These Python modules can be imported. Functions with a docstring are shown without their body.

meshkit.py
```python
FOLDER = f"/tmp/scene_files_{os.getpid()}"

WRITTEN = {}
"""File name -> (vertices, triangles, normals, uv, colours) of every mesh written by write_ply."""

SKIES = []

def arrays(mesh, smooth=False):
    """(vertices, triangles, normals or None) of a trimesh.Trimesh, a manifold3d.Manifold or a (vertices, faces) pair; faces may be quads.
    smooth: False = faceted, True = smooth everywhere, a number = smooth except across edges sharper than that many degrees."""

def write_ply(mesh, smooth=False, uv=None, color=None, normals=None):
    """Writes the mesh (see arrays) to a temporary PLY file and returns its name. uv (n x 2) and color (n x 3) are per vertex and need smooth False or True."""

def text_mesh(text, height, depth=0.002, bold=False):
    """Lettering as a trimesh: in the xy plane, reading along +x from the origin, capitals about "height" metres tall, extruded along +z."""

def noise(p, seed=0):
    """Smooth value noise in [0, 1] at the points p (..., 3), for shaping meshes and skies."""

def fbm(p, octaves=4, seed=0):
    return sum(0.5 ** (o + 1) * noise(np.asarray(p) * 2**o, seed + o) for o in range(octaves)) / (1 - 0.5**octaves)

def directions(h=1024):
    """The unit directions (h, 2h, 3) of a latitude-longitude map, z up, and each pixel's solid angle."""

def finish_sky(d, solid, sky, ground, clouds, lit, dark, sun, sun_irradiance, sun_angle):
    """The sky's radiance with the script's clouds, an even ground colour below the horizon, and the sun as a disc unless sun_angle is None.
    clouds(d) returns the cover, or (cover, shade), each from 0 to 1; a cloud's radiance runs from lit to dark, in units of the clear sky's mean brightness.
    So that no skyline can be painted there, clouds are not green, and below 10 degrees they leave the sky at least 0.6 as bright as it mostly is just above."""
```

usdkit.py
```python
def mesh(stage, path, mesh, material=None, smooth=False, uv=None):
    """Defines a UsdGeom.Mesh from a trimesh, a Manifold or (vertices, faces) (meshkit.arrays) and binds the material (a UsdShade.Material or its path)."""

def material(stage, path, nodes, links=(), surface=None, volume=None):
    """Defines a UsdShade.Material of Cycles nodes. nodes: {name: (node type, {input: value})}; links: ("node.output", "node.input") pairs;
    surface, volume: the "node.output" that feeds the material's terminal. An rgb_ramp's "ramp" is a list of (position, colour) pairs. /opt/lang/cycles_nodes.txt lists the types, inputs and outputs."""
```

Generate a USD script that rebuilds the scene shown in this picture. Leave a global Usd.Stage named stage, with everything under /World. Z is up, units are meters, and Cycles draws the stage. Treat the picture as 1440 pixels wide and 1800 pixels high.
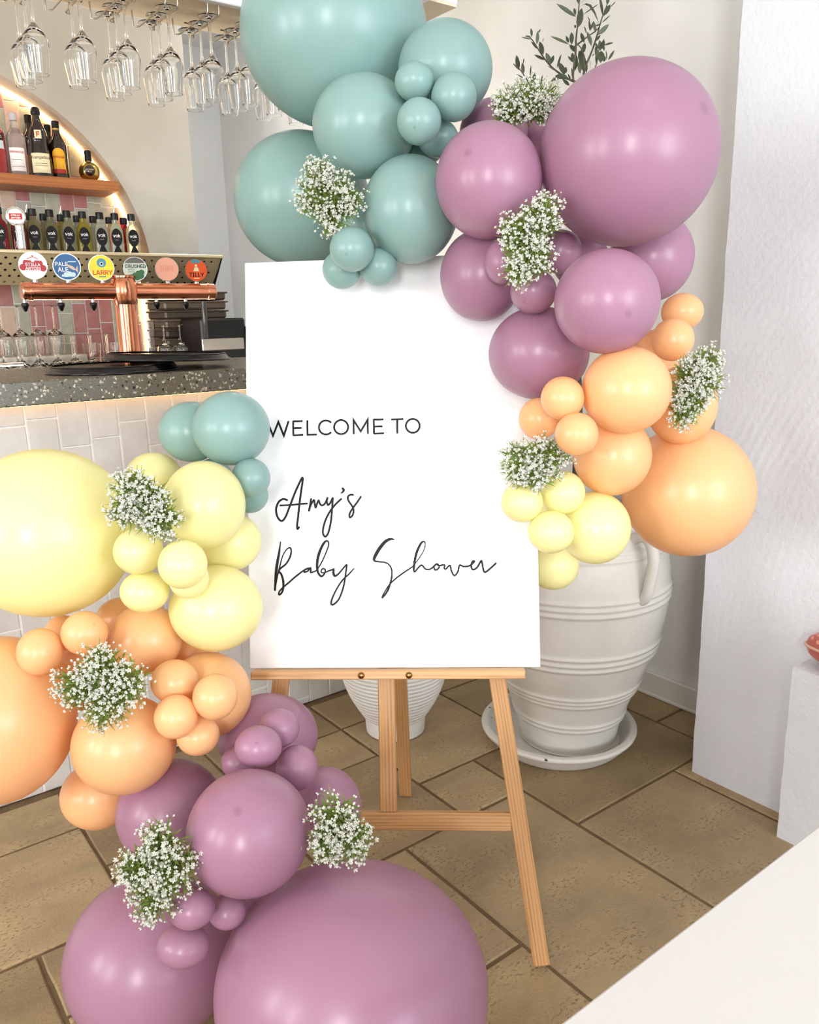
import math, random, json
import numpy as np, trimesh, usdkit, meshkit
from shapely.geometry import Polygon, LineString, Point, MultiPolygon, box as sbox
from shapely.ops import unary_union
from pxr import Usd, UsdGeom, UsdLux, UsdShade, Gf, Sdf, Vt

stage = Usd.Stage.CreateInMemory()
UsdGeom.SetStageUpAxis(stage, UsdGeom.Tokens.z)
UsdGeom.SetStageMetersPerUnit(stage, 1.0)
UsdGeom.Xform.Define(stage, '/World')
UsdGeom.Scope.Define(stage, '/World/Looks')
rnd = random.Random(7)
nrg = np.random.default_rng(7)

# ------------------------------------------------------------------ camera
# world: x runs along the bar (to the right and away), y into the bar, z up
FPX, EYE = 1436.0, 1.29
PITCH, ROLL, HEAD = math.radians(13.53), math.radians(1.267), math.radians(37.09)
def cam_axes():
    c, s = math.cos(PITCH), math.sin(PITCH)
    z = np.array([0, c, -s]); x = np.array([1.0, 0, 0]); y = np.cross(z, x)
    cr, sr = math.cos(ROLL), math.sin(ROLL)
    m = np.array([cr*x + sr*y, -sr*x + cr*y, z])
    ch, sh = math.cos(HEAD), math.sin(HEAD)
    return m @ np.array([[ch, sh, 0], [-sh, ch, 0], [0, 0, 1]]).T
AX = cam_axes()                      # rows: right, down, forward
RIGHT, UP, FWD = AX[0], -AX[1], AX[2]
CAM = np.array([0, 0, EYE])
cam = UsdGeom.Camera.Define(stage, '/World/camera')
cam.CreateHorizontalApertureAttr(36.0); cam.CreateVerticalApertureAttr(45.0)
cam.CreateFocalLengthAttr(36.0*FPX/1440); cam.CreateClippingRangeAttr(Gf.Vec2f(0.05, 60))
EXPOSURE = -0.25
cam.CreateExposureAttr(EXPOSURE)
m4 = np.eye(4); m4[0, :3], m4[1, :3], m4[2, :3], m4[3, :3] = RIGHT, UP, -FWD, CAM
cam.AddTransformOp().Set(Gf.Matrix4d(m4.tolist()))

# survey of the photograph: a measured pixel as a point on a known real plane
def ray(px, py): return np.array([(px-720)/FPX, (py-900)/FPX, 1.0]) @ AX
def onz(px, py, z=0.0): r = ray(px, py); return CAM + r*(z-EYE)/r[2]
def onx(px, py, x): r = ray(px, py); return CAM + r*x/r[0]
def ony(px, py, y): r = ray(px, py); return CAM + r*y/r[1]
def onplane(px, py, p0, n): r = ray(px, py); return CAM + r*np.dot(np.asarray(p0)-CAM, n)/np.dot(r, n)
def atd(px, py, d): return CAM + ray(px, py)*d

# ------------------------------------------------------------------ light
def lin(*c): return tuple(((v/255.0)/12.92 if v <= 10 else ((v/255.0+0.055)/1.055)**2.4) for v in c)
dome = UsdLux.DomeLight.Define(stage, '/World/daylight')
dome.CreateIntensityAttr(0.33); dome.CreateColorAttr(Gf.Vec3f(0.97, 0.985, 1.0))
def window_light(name, pos, target, w, h, inten, col=(1, 1, 1)):
    l = UsdLux.RectLight.Define(stage, '/World/'+name)
    l.CreateWidthAttr(w); l.CreateHeightAttr(h); l.CreateIntensityAttr(inten); l.CreateColorAttr(Gf.Vec3f(*col))
    z = np.asarray(pos, float)-np.asarray(target, float); z /= np.linalg.norm(z)
    x = np.cross([0, 0, 1.0], z); x /= np.linalg.norm(x); y = np.cross(z, x)
    m = np.eye(4); m[0, :3], m[1, :3], m[2, :3], m[3, :3] = x, y, z, pos
    l.AddTransformOp().Set(Gf.Matrix4d(m.tolist()))
window_light('window_light_key', (-2.78, -2.69, 1.9), (1.0, .45, 1.2), .7, 1.5, 46)
window_light('window_light_front', (-.7, -3.7, 1.9), (.9, 1.2, .9), .6, 1.4, 9)
window_light('window_light_side', (-3.9, .2, 1.8), (.9, 1.2, .9), .6, 1.4, 24)
window_light('window_light_side_b', (-3.9, 1.7, 1.8), (.9, 1.2, .9), .6, 1.4, 22)
window_light('window_light_right', (1.0, -3.6, 1.7), (1.6, 1.4, 1.2), 1.6, 1.8, 15, (.78, .89, 1.0))
window_light('underbar_light', (.7, 2.92, .98), (.7, 2.62, 2.0), 2.0, .14, 26, (1.0, .91, .77))
def downlight(name, pos, r, inten, col):
    l = UsdLux.DiskLight.Define(stage, '/World/'+name)
    l.CreateRadiusAttr(r); l.CreateIntensityAttr(inten); l.CreateColorAttr(Gf.Vec3f(*col))
    l.AddTranslateOp().Set(Gf.Vec3d(*pos))
downlight('downlight', (.85, .05, 2.74), .03, 160, (1, .9, .75))
downlight('passage_downlight', (1.9, 3.5, 2.74), .06, 110, (1, .97, .93))
for k in range(3): downlight(f'bar_downlight_{k+1:03d}', (.5+.45*k, 2.95, 2.74), .04, 40, (1, .88, .70))

# ------------------------------------------------------------------ prims
used = {}
def numbered(parent, name):
    k = parent+'/'+name
    n = used.get(k, 0); used[k] = n+1
    return k if n == 0 else f'{k}_{n:03d}'
def path_of(p): return '/World' if p is None else (p if isinstance(p, str) else str(p.GetPath()))
def tag(p, label=None, cat=None, group=None, kind=None):
    p = p.GetPrim() if hasattr(p, 'GetPrim') else p
    for k, v in (('label', label), ('category', cat), ('group', group), ('kind', kind)):
        if v: p.SetCustomDataByKey(k, v)
    return p
def set_xf(p, M):
    if M is not None: UsdGeom.Xformable(p).AddTransformOp().Set(Gf.Matrix4d(np.asarray(M, float).tolist()))
def thing(name, label, cat, loc=(0, 0, 0), group=None, kind=None, M=None):
    x = UsdGeom.Xform.Define(stage, numbered('/World', name))
    if M is not None: set_xf(x, M)
    else: x.AddTranslateOp().Set(Gf.Vec3d(*[float(v) for v in loc]))
    return tag(x.GetPrim(), label, cat, group, kind)
def obj(name, mesh, mat, parent=None, M=None, smooth=False, label=None, kind=None, cat=None, group=None):
    pp = numbered(path_of(parent), name)
    if isinstance(mesh, trimesh.Trimesh) or isinstance(mesh, tuple) or hasattr(mesh, 'to_mesh'): pass
    m = usdkit.mesh(stage, pp, mesh, mat, smooth=smooth)
    set_xf(m, M)
    return tag(m.GetPrim(), label, cat, group, kind)
def frame(x, y, z, o):
    m = np.eye(4); m[0, :3], m[1, :3], m[2, :3], m[3, :3] = x, y, z, o
    return m
def unit(v): v = np.asarray(v, float); return v/np.linalg.norm(v)
def basis(z, hint=(0, 0, 1)):
    z = unit(z); h = np.asarray(hint, float)
    if abs(z @ unit(h)) > .98: h = np.array([1.0, 0, 0])
    x = unit(np.cross(h, z)); return x, np.cross(z, x), z

# ------------------------------------------------------------------ shapes
cat_ = trimesh.util.concatenate
def cbox(x0, x1, y0, y1, z0, z1, c=0.003):
    c = min(c, .45*(x1-x0), .45*(y1-y0), .45*(z1-z0))
    p = []
    for sx in (0, 1):
        for sy in (0, 1):
            for sz in (0, 1):
                X, Y, Z = (x0, x1)[sx], (y0, y1)[sy], (z0, z1)[sz]
                ix, iy, iz = (c, -c)[sx], (c, -c)[sy], (c, -c)[sz]
                p += [(X, Y+iy, Z+iz), (X+ix, Y, Z+iz), (X+ix, Y+iy, Z)]
    return trimesh.convex.convex_hull(np.array(p))
def box(x0, x1, y0, y1, z0, z1):
    b = trimesh.creation.box((x1-x0, y1-y0, z1-z0)); b.apply_translation(((x0+x1)/2, (y0+y1)/2, (z0+z1)/2)); return b
def lathe(prof, n=32, close=False):
    """prof: list of (r, z) from bottom outside round to the end; revolved about z"""
    P = np.array(prof, float); k = len(P)
    a = np.arange(n)*2*np.pi/n
    v = np.stack([P[:, None, 0]*np.cos(a), P[:, None, 0]*np.sin(a), np.repeat(P[:, 1:2], n, 1)], -1).reshape(-1, 3)
    f = []
    rng_ = range(k-1) if not close else range(k)
    i = np.array(list(rng_)); j = np.arange(n)
    I, J = np.meshgrid(i, j, indexing='ij'); I2 = (I+1) % k; J2 = (J+1) % n
    q = np.stack([I*n+J, I*n+J2, I2*n+J2, I2*n+J], -1).reshape(-1, 4)
    f = np.vstack([q[:, [0, 1, 2]], q[:, [0, 2, 3]]])
    m = trimesh.Trimesh(v, f, process=False); m.merge_vertices(); m.update_faces(m.nondegenerate_faces()); return m
def smooth_prof(pts, n=6):
    """Catmull-Rom through profile points"""
    P = np.array(pts, float); Q = np.vstack([2*P[0]-P[1], P, 2*P[-1]-P[-2]]); out = []
    for i in range(1, len(Q)-2):
        for t in np.linspace(0, 1, n, endpoint=False):
            a, b, c, d = Q[i-1:i+3]
            out.append(.5*((2*b)+(-a+c)*t+(2*a-5*b+4*c-d)*t*t+(-a+3*b-3*c+d)*t**3))
    out.append(P[-1]); return np.array(out)
def tube(pts, r, sides=8, caps=True):
    p = np.asarray(pts, float); k = len(p); r = np.broadcast_to(r, (k,)).astype(float)
    t = np.gradient(p, axis=0); t /= np.linalg.norm(t, axis=1, keepdims=True)+1e-12
    a = np.zeros_like(p); h = np.array([0, 0, 1.0]) if abs(t[0, 2]) < .9 else np.array([1.0, 0, 0])
    a0 = np.cross(t[0], h); a0 /= np.linalg.norm(a0)
    for i in range(k):
        a0 = a0-t[i]*(a0 @ t[i]); a0 /= np.linalg.norm(a0)+1e-12; a[i] = a0
    b = np.cross(t, a); ang = np.arange(sides)*2*np.pi/sides
    v = (p[:, None]+r[:, None, None]*(np.cos(ang)[None, :, None]*a[:, None]+np.sin(ang)[None, :, None]*b[:, None])).reshape(-1, 3)
    I, J = np.meshgrid(np.arange(k-1), np.arange(sides), indexing='ij'); J2 = (J+1) % sides
    q = np.stack([I*sides+J, I*sides+J2, (I+1)*sides+J2, (I+1)*sides+J], -1).reshape(-1, 4)
    f = [q[:, [0, 1, 2]], q[:, [0, 2, 3]]]
    if caps:
        n0 = len(v); v = np.vstack([v, p[0], p[-1]]); j = np.arange(sides); j2 = (j+1) % sides
        f += [np.stack([np.full(sides, n0), j2, j], -1), np.stack([np.full(sides, n0+1), (k-1)*sides+j, (k-1)*sides+j2], -1)]
    return trimesh.Trimesh(v, np.vstack(f), process=False)
def spline(pts, n=8): return smooth_prof(pts, n)
def extr(poly, d):
    gs = [g for g in getattr(poly, 'geoms', [poly]) if g.area > 1e-10]
    return cat_([trimesh.creation.extrude_polygon(g, d, engine='earcut') for g in gs])
def xf(mesh, M):      # row-vector matrix
    m = mesh.copy(); m.vertices = m.vertices @ np.asarray(M)[:3, :3] + np.asarray(M)[3, :3]
    if np.linalg.det(np.asarray(M)[:3, :3]) < 0: m.invert()
    return m
def text(s, h, depth=.0006, bold=False, center=True):
    m = meshkit.text_mesh(s, h, depth, bold)
    if center: m.apply_translation((-(m.bounds[0, 0]+m.bounds[1, 0])/2, -(m.bounds[0, 1]+m.bounds[1, 1])/2, 0))
    return m

# ------------------------------------------------------------------ materials
def mat(name, nodes, links=(), surface='p.BSDF'):
    return usdkit.material(stage, '/World/Looks/'+name, nodes, list(links), surface=surface)
def plain(name, col, rough=.5, **kw):
    return mat(name, {'p': ('principled_bsdf', {'base_color': col, 'roughness': rough, **kw})})
def mottled(name, c1, c2, scale, rough=.5, bump=0.0, bscale=None, detail=4, rand=0.0, dist=.002, **kw):
    nd = {'g': ('geometry', {}), 'n': ('noise_texture', {'scale': scale, 'detail': float(detail)}),
          'r': ('rgb_ramp', {'ramp': [(.32, c1), (.68, c2)]}), 'p': ('principled_bsdf', {'roughness': rough, **kw})}
    lk = [('g.position', 'n.vector'), ('n.fac', 'r.fac')]
    last = 'r.color'
    if rand:
        nd['o'] = ('object_info', {}); nd['mr'] = ('map_range', {'to_min': 1-rand, 'to_max': 1+rand})
        nd['h'] = ('hsv', {}); lk += [('o.random', 'mr.value'), ('mr.result', 'h.value'), (last, 'h.color')]; last = 'h.color'
    lk.append((last, 'p.base_color'))
    if bump:
        nd['n2'] = ('noise_texture', {'scale': bscale or scale*3, 'detail': 5.0}); nd['b'] = ('bump', {'strength': bump, 'distance': dist})
        lk += [('g.position', 'n2.vector'), ('n2.fac', 'b.height'), ('b.normal', 'p.normal')]
    return mat(name, nd, lk)
# ------------------------------------------------------------------ the setting
M_wall = mottled('wall_white', lin(229, 228, 225), lin(235, 234, 231), 3, .6, .15, 60)
M_plaster = mottled('bar_plaster', lin(176, 171, 160), lin(194, 189, 178), 2.6, .65, .25, 25, detail=6)
M_ceiling = plain('ceiling_white', lin(238, 236, 232), .7)
M_grout = mottled('floor_grout', lin(98, 78, 52), lin(120, 97, 68), 20, .85, .4, 120)
M_trim = plain('painted_trim', lin(226, 222, 214), .45)
def pillar_mat():
    nd = {'g': ('geometry', {}), 'n': ('noise_texture', {'scale': 95.0, 'detail': 4.0}), 'n2': ('noise_texture', {'scale': 2.6, 'detail': 2.0}), 'nd': ('noise_texture', {'scale': 7.0, 'detail': 3.0}),
          'mp': ('mapping', {'location': (0.0, .3, -0.35)}), 'w': ('wave_texture', {'wave_type': 'rings', 'rings_direction': 'x', 'scale': 13.0, 'distortion': 2.2, 'detail': 4.0, 'detail_scale': 1.1}),
          'k': ('map_range', {'from_min': .45, 'from_max': .7, 'clamp': True}), 'wm': ('math', {'math_type': 'multiply'}),
          'a': ('math', {'math_type': 'multiply_add', 'value2': .42}), 'b': ('bump', {'strength': .55, 'distance': .0024}),
          'p': ('principled_bsdf', {'base_color': lin(220, 221, 226), 'roughness': .6})}
    return mat('trowelled_plaster', nd, [('g.position', 'n.vector'), ('g.position', 'n2.vector'), ('n2.fac', 'k.value'), ('g.position', 'mp.vector'), ('mp.vector', 'w.vector'), ('w.fac', 'wm.value1'), ('k.result', 'wm.value2'), ('wm.value', 'a.value1'), ('n.fac', 'a.value3'), ('a.value', 'b.height'), ('b.normal', 'p.normal')])
M_pillar = pillar_mat()

def struct(name, mesh, m, label, cat, smooth=False):
    return obj(name, mesh, m, None, smooth=smooth, label=label, cat=cat, kind='structure')

WX, WY_END, WTOP = 2.219, 4.634, 2.75
# floor: mortar bed with separate travertine slabs in a module pattern
floor = thing('floor', 'tumbled brown travertine floor laid in mixed sizes with dark joints', 'floor', kind='structure')
obj('mortar_bed', box(-4.2, 2.4, -4.2, 4.8, -.1, -.0042), M_grout, floor)
def travertine(name, c1, c2, off):
    nd = {'g': ('geometry', {}), 'o': ('object_info', {}),
          'n': ('noise_texture', {'scale': 4.5, 'detail': 6.0, 'roughness': .62}), 'r': ('rgb_ramp', {'ramp': [(.3, c1), (.72, c2)]}),
          'mp': ('mapping', {'scale': (1.0, 1.7, 1.0), 'location': (off, off*.7, 0.0)}),
          'h1': ('noise_texture', {'scale': 95.0, 'detail': 3.0, 'roughness': .6}), 'h2': ('noise_texture', {'scale': 9.0, 'detail': 3.0}),
          'hr': ('map_range', {'from_min': .37, 'from_max': .45, 'to_min': 1.0, 'to_max': 0.0, 'clamp': True}),
          'h2r': ('map_range', {'from_min': .44, 'from_max': .6, 'clamp': True}),
          'hm': ('math', {'math_type': 'multiply'}), 'dark': ('mix_color', {'b': lin(92, 70, 44)}),
          'fm': ('math', {'math_type': 'multiply', 'value2': .55}),
          'mr': ('map_range', {'to_min': .84, 'to_max': 1.16}), 'hs': ('hsv', {}),
          'n3': ('noise_texture', {'scale': 160.0, 'detail': 4.0}), 'bs': ('math', {'math_type': 'multiply_add', 'value2': -1.1}),
          'b': ('bump', {'strength': .5, 'distance': .0025}),
          'p': ('principled_bsdf', {'roughness': .48, 'specular_ior_level': .4})}
    lk = [('g.position', 'mp.vector'), ('mp.vector', 'n.vector'), ('mp.vector', 'h1.vector'), ('mp.vector', 'h2.vector'), ('n.fac', 'r.fac'),
          ('h1.fac', 'hr.value'), ('h2.fac', 'h2r.value'), ('hr.result', 'hm.value1'), ('h2r.result', 'hm.value2'), ('hm.value', 'fm.value1'), ('fm.value', 'dark.fac'),
          ('o.random', 'mr.value'), ('mr.result', 'hs.value'), ('r.color', 'hs.color'), ('hs.color', 'dark.a'), ('dark.result', 'p.base_color'),
          ('g.position', 'n3.vector'), ('hm.value', 'bs.value1'), ('n3.fac', 'bs.value3'), ('bs.value', 'b.height'), ('b.normal', 'p.normal')]
    return mat(name, nd, lk)
M_tile = [travertine('travertine_a', lin(142,120,90), lin(182,158,118), 0.0), travertine('travertine_b', lin(136,114,84), lin(174,150,110), 3.1), travertine('travertine_c', lin(148,126,96), lin(186,162,122), 6.3)]
MX, MY, MX0, MY0 = .2036, .2038, .4425, 1.0339
tiles = [(3, -1, 5, 2), (5, -1, 7, 1), (5, 1, 8, 3), (4, 2, 5, 3), (4, 3, 6, 5), (2, 2, 4, 4), (2, 4, 4, 5), (1, 0, 3, 2), (1, -2, 3, 0), (-2, 3, 0, 5),
         (0, 2, 2, 4), (0, 4, 2, 6), (-2, 5, 0, 6), (-1, 2, 0, 3), (-3, 1, -1, 3), (6, 3, 8, 5), (7, -1, 8, 1), (8, -1, 9, 2), (8, 2, 9, 4), (6, 5, 8, 7), (4, 5, 6, 6), (2, 5, 4, 6), (8, 4, 9, 6)]
occ = {(k, j) for a, b_, c, d in tiles for k in range(a, c) for j in range(b_, d)}
KR, JR = range(-5, 9), range(-4, 12)
free = lambda k, j: k in KR and j in JR and (k, j) not in occ and (j < 6 or k >= 5)
for j in JR:
    for k in KR:
        if not free(k, j): continue
        for w, h in rnd.sample([(2, 2), (2, 3), (3, 2), (2, 1), (1, 2)], 5)+[(1, 1)]:
            cells = [(k+a, j+b_) for a in range(w) for b_ in range(h)]
            if all(free(*c) for c in cells):
                occ.update(cells); tiles.append((k, j, k+w, j+h)); break
def slab(a, b_, c, d, z=0.0, th=.012, g=.0042, bev=.003):
    pts = []
    cor = [(a+g, b_+g), (c-g, b_+g), (c-g, d-g), (a+g, d-g)]
    for i in range(4):
        p, q = np.array(cor[i]), np.array(cor[(i+1) % 4]); n = np.array([q[1]-p[1], p[0]-q[0]]); n = n/np.linalg.norm(n)
        for t in (0, .28, .52, .77):
            jit = rnd.uniform(-.0016, .0012) if t else -.001
            pts.append(p+(q-p)*t+n*jit)
    P = np.array(pts); cen = P.mean(0); k = len(P)
    ins = P+(cen-P)/np.linalg.norm(cen-P, axis=1, keepdims=True)*bev*1.4
    v = np.vstack([np.c_[P, np.full(k, z-th)], np.c_[P, np.full(k, z-bev*.8)], np.c_[ins, np.full(k, z)], [[*cen, z]]])
    f = []
    for i in range(k):
        n = (i+1) % k
        f += [(i, n, k+n), (i, k+n, k+i), (k+i, k+n, 2*k+n), (k+i, 2*k+n, 2*k+i), (2*k+i, 2*k+n, 3*k)]
    return trimesh.Trimesh(v, f, process=False)
for a, b_, c, d in tiles:
    x0, x1, y0, y1 = MX0+a*MX, MX0+c*MX, MY0+b_*MY, MY0+d*MY
    if x1 < WX+.01 or x0 < WX-.05:
        obj('stone_tile', slab(x0, y0, min(x1, WX-.001), min(y1, 4.63), z=rnd.uniform(-.0008, .0004)), rnd.choice(M_tile), floor, smooth=25)

struct('ceiling', box(-4.2, 2.4, -4.2, 4.8, WTOP, WTOP+.08), M_ceiling, 'plain white ceiling over the bar room', 'ceiling')
struct('wall_right', box(WX, WX+.12, -4.2, WY_END+.12, -.1, WTOP), M_wall, 'white plastered wall behind the big white urn', 'wall')
struct('wall_rear', box(1.2, WX, WY_END, WY_END+.12, -.1, WTOP), M_wall, 'pale wall at the far end of the passage beside the bar', 'wall')
struct('baseboard_right', cat_([cbox(WX-.014, WX, 1.198, WY_END, 0, .085, .003), cbox(WX-.018, WX, 1.198, WY_END, .001, .012, .002)]), M_trim, 'white skirting board along the wall behind the urn', 'skirting')
# pillar with slightly wavering plaster edge
def rough_block(x0, x1, y0, y1, z0, z1, step, amp, seed):
    b = trimesh.Trimesh(*trimesh.remesh.subdivide_to_size(box(x0, x1, y0, y1, z0, z1).vertices, box(x0, x1, y0, y1, z0, z1).faces, step))
    b.merge_vertices()
    n = meshkit.fbm(b.vertices*14, 3, seed)-.5; n2 = meshkit.fbm(b.vertices*14+9.3, 3, seed+5)-.5
    b.vertices[:, 0] += n*amp; b.vertices[:, 1] += n2*amp
    return b
struct('pillar', rough_block(1.902, WX-.0005, -1.6, 1.198, -.004, WTOP, .09, .006, 3), M_pillar, 'thick white pillar with trowelled plaster right of the balloons', 'pillar', smooth=40)
struct('banquette_wall', rough_block(1.803, 1.9, -1.6, .889, -.004, .457, .05, .005, 8), M_pillar, 'low white plastered ledge wall in front of the pillar at right edge', 'ledge', smooth=40)

# back wall of the bar with an arched niche
AY, AXC, AZC, AR, NICHE = 3.75, .596, 1.468, .818, .15
arch = Polygon([(AXC+AR*math.cos(t), AZC+AR*math.sin(t)) for t in np.linspace(0, math.pi, 97)]+[(AXC-AR, .93), (AXC+AR, .93)])
wall2d = sbox(-1.6, -.1, 1.64, WTOP).difference(arch)
wm = extr(wall2d, NICHE)
XZ = frame((1, 0, 0), (0, 0, 1), (0, 1, 0), (0, 0, 0))      # polygon (x,y) -> world (x,z), depth along +y
def upright(mesh, y): m = xf(mesh, XZ); m.vertices[:, 1] += y; return m
wall_back = thing('wall_back', 'grey plaster bar wall with a tiled and lit arched niche', 'wall', kind='structure')
obj('plaster', upright(wm, AY), M_plaster, wall_back, smooth=20)
obj('niche_backing', box(-1.6, 1.6, AY+NICHE, AY+NICHE+.1, -.1, WTOP), M_wall, wall_back)
M_pink = mottled('pink_glazed_tile', lin(186, 122, 116), lin(198, 138, 130), 30, .25, .2, 50, rand=.1)
M_cream = mottled('cream_glazed_tile', lin(178, 178, 158), lin(196, 194, 174), 30, .25, .2, 50, rand=.08)
M_blush = mottled('blush_glazed_tile', lin(222, 190, 168), lin(230, 200, 178), 30, .25, .2, 50, rand=.06)
TW, TH = .055, .125
rt = random.Random(21)
for i in range(28):
    x0 = AXC-AR+.005+i*(TW+.0042)
    off = rt.uniform(0, TH)
    for j in range(-1, 12):
        z0 = .93+j*(TH+.0042)+off
        cx, cz = x0+TW/2, z0+TH/2
        if x0 > .55 and x0+TW < AXC+AR+.05 and cz < 2.35 and arch.buffer(.06).contains(Point(cx, cz)):
            obj('tile', cbox(x0, x0+TW, AY+NICHE-.0035, AY+NICHE+.004, z0, z0+TH, .0015), M_cream if rt.random() < .5 else (M_pink if rt.random() < .93 else M_blush), wall_back)
# warm light strip along the arch
M_led = mat('warm_led', {'e': ('emission', {'color': (1.0,.62,.30), 'strength': 20.0})}, surface='e.emission')
pl = [(AXC+(AR-.006)*math.cos(t), AZC+(AR-.006)*math.sin(t)) for t in np.linspace(0, math.pi, 65)]
pl = [(AXC+AR-.006, .95)]+pl+[(AXC-AR+.006, .95)]
strip = LineString(pl).buffer(.0035, cap_style=2)
obj('led_strip', upright(extr(strip, .012), AY+NICHE-.02), M_led, wall_back, label='glowing warm light strip along the arch')

# wooden shelf in the arch
def wood(name, c1, c2, across, rough=.45, axis='z', bump=.08):
    """grain lines running along one local axis; across = lines per metre"""
    sc = {'z': (1, 1, .05), 'x': (.05, 1, 1), 'y': (1, .05, 1)}[axis]
    wv = {'z': (1, .6, 0), 'x': (0, .6, 1), 'y': (1, 0, .6)}[axis]
    nd = {'t': ('texture_coordinate', {}), 'm': ('mapping', {'scale': sc}), 'o': ('object_info', {}), 'ad': ('mix', {'mix_type': 'add', 'fac': 1.0}),
          'n': ('noise_texture', {'scale': 28.0, 'detail': 2.0}), 'dt': ('vector_math', {'math_type': 'dot_product', 'vector2': tuple(v*across*2*math.pi for v in wv)}),
          'ph': ('math', {'math_type': 'multiply_add', 'value2': 15.0}), 's': ('math', {'math_type': 'sine'}),
          'n2': ('noise_texture', {'scale': 240.0, 'detail': 4.0}), 'k': ('math', {'math_type': 'multiply_add', 'value2': .34}), 'n3': ('noise_texture', {'scale': 45.0, 'detail': 2.0}), 'k2': ('math', {'math_type': 'multiply_add', 'value2': 1.1}),
          'mr': ('map_range', {'from_min': -.1, 'from_max': 1.9}), 'r': ('rgb_ramp', {'ramp': [(.12, c1), (.62, c2)]}),
          'b': ('bump', {'strength': bump, 'distance': .001}), 'p': ('principled_bsdf', {'roughness': rough})}
    lk = [('t.object', 'm.vector'), ('m.vector', 'ad.color1'), ('o.random', 'ad.color2'), ('ad.color', 'n.vector'), ('ad.color', 'n2.vector'), ('ad.color', 'n3.vector'), ('m.vector', 'dt.vector1'),
          ('n.fac', 'ph.value1'), ('dt.value', 'ph.value3'), ('ph.value', 's.value1'), ('s.value', 'k.value1'), ('n2.fac', 'k.value3'), ('n3.fac', 'k2.value1'), ('k.value', 'k2.value3'),
          ('k2.value', 'mr.value'), ('mr.result', 'r.fac'), ('r.color', 'p.base_color'), ('k.value', 'b.height'), ('b.normal', 'p.normal')]
    return mat(name, nd, lk)
M_shelf = wood('shelf_timber', lin(128, 74, 34), lin(166, 102, 52), 60, .45, 'x')
M_pine = wood('easel_pine', lin(142, 92, 46), lin(200, 150, 96), 150, .42, 'z', .1)
M_pineH = wood('easel_pine_horizontal', lin(160, 110, 64), lin(212, 164, 112), 110, .42, 'x', .1)
SHZ = 1.872
tag(obj('bar_shelf', cbox(-.08, 1.28, 3.70, 3.90, SHZ-.041, SHZ, .002), M_shelf), 'brown timber shelf across the lit arch holding spirit bottles', 'shelf')

# ------------------------------------------------------------------ bar counter
BY = 2.283
M_bartile = mottled('white_handmade_tile', lin(214, 209, 204), lin(224, 220, 215), 12, .3, .5, 40, rand=.05, dist=.003)
M_mortar = plain('white_mortar', lin(248, 246, 242), .8)
bar = thing('bar_counter', 'bar front clad in upright white handmade tiles, under the stone worktop', 'bar counter')
obj('body', box(-.6, 1.6, BY+.0032, 2.72, 0, 1.096), M_mortar, bar)
TWB, THB = .0755, .30
k0 = -14
zoff = {0: 1.045, 2: .98, 3: 1.018, 4: .944, -2: .491}
rb = random.Random(5)
for i in range(-8, 15):
    x0 = .489+i*.079
    if x0 > 1.57: continue
    zz = zoff.get(i, rb.uniform(.9, 1.09))
    if i == -2: zz = .491+.303*1
    cuts = [zz-.303*q for q in range(-1, 6)]
    for zt in cuts:
        z1, z0_ = min(zt, 1.094), max(zt-.3, .002)
        if z1-z0_ > .012:
            obj('wall_tile', cbox(x0, min(x0+TWB, 1.6), BY+rb.uniform(-.0012, .0008), BY+.012, z0_, z1, .0022), M_bartile, bar)
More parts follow.
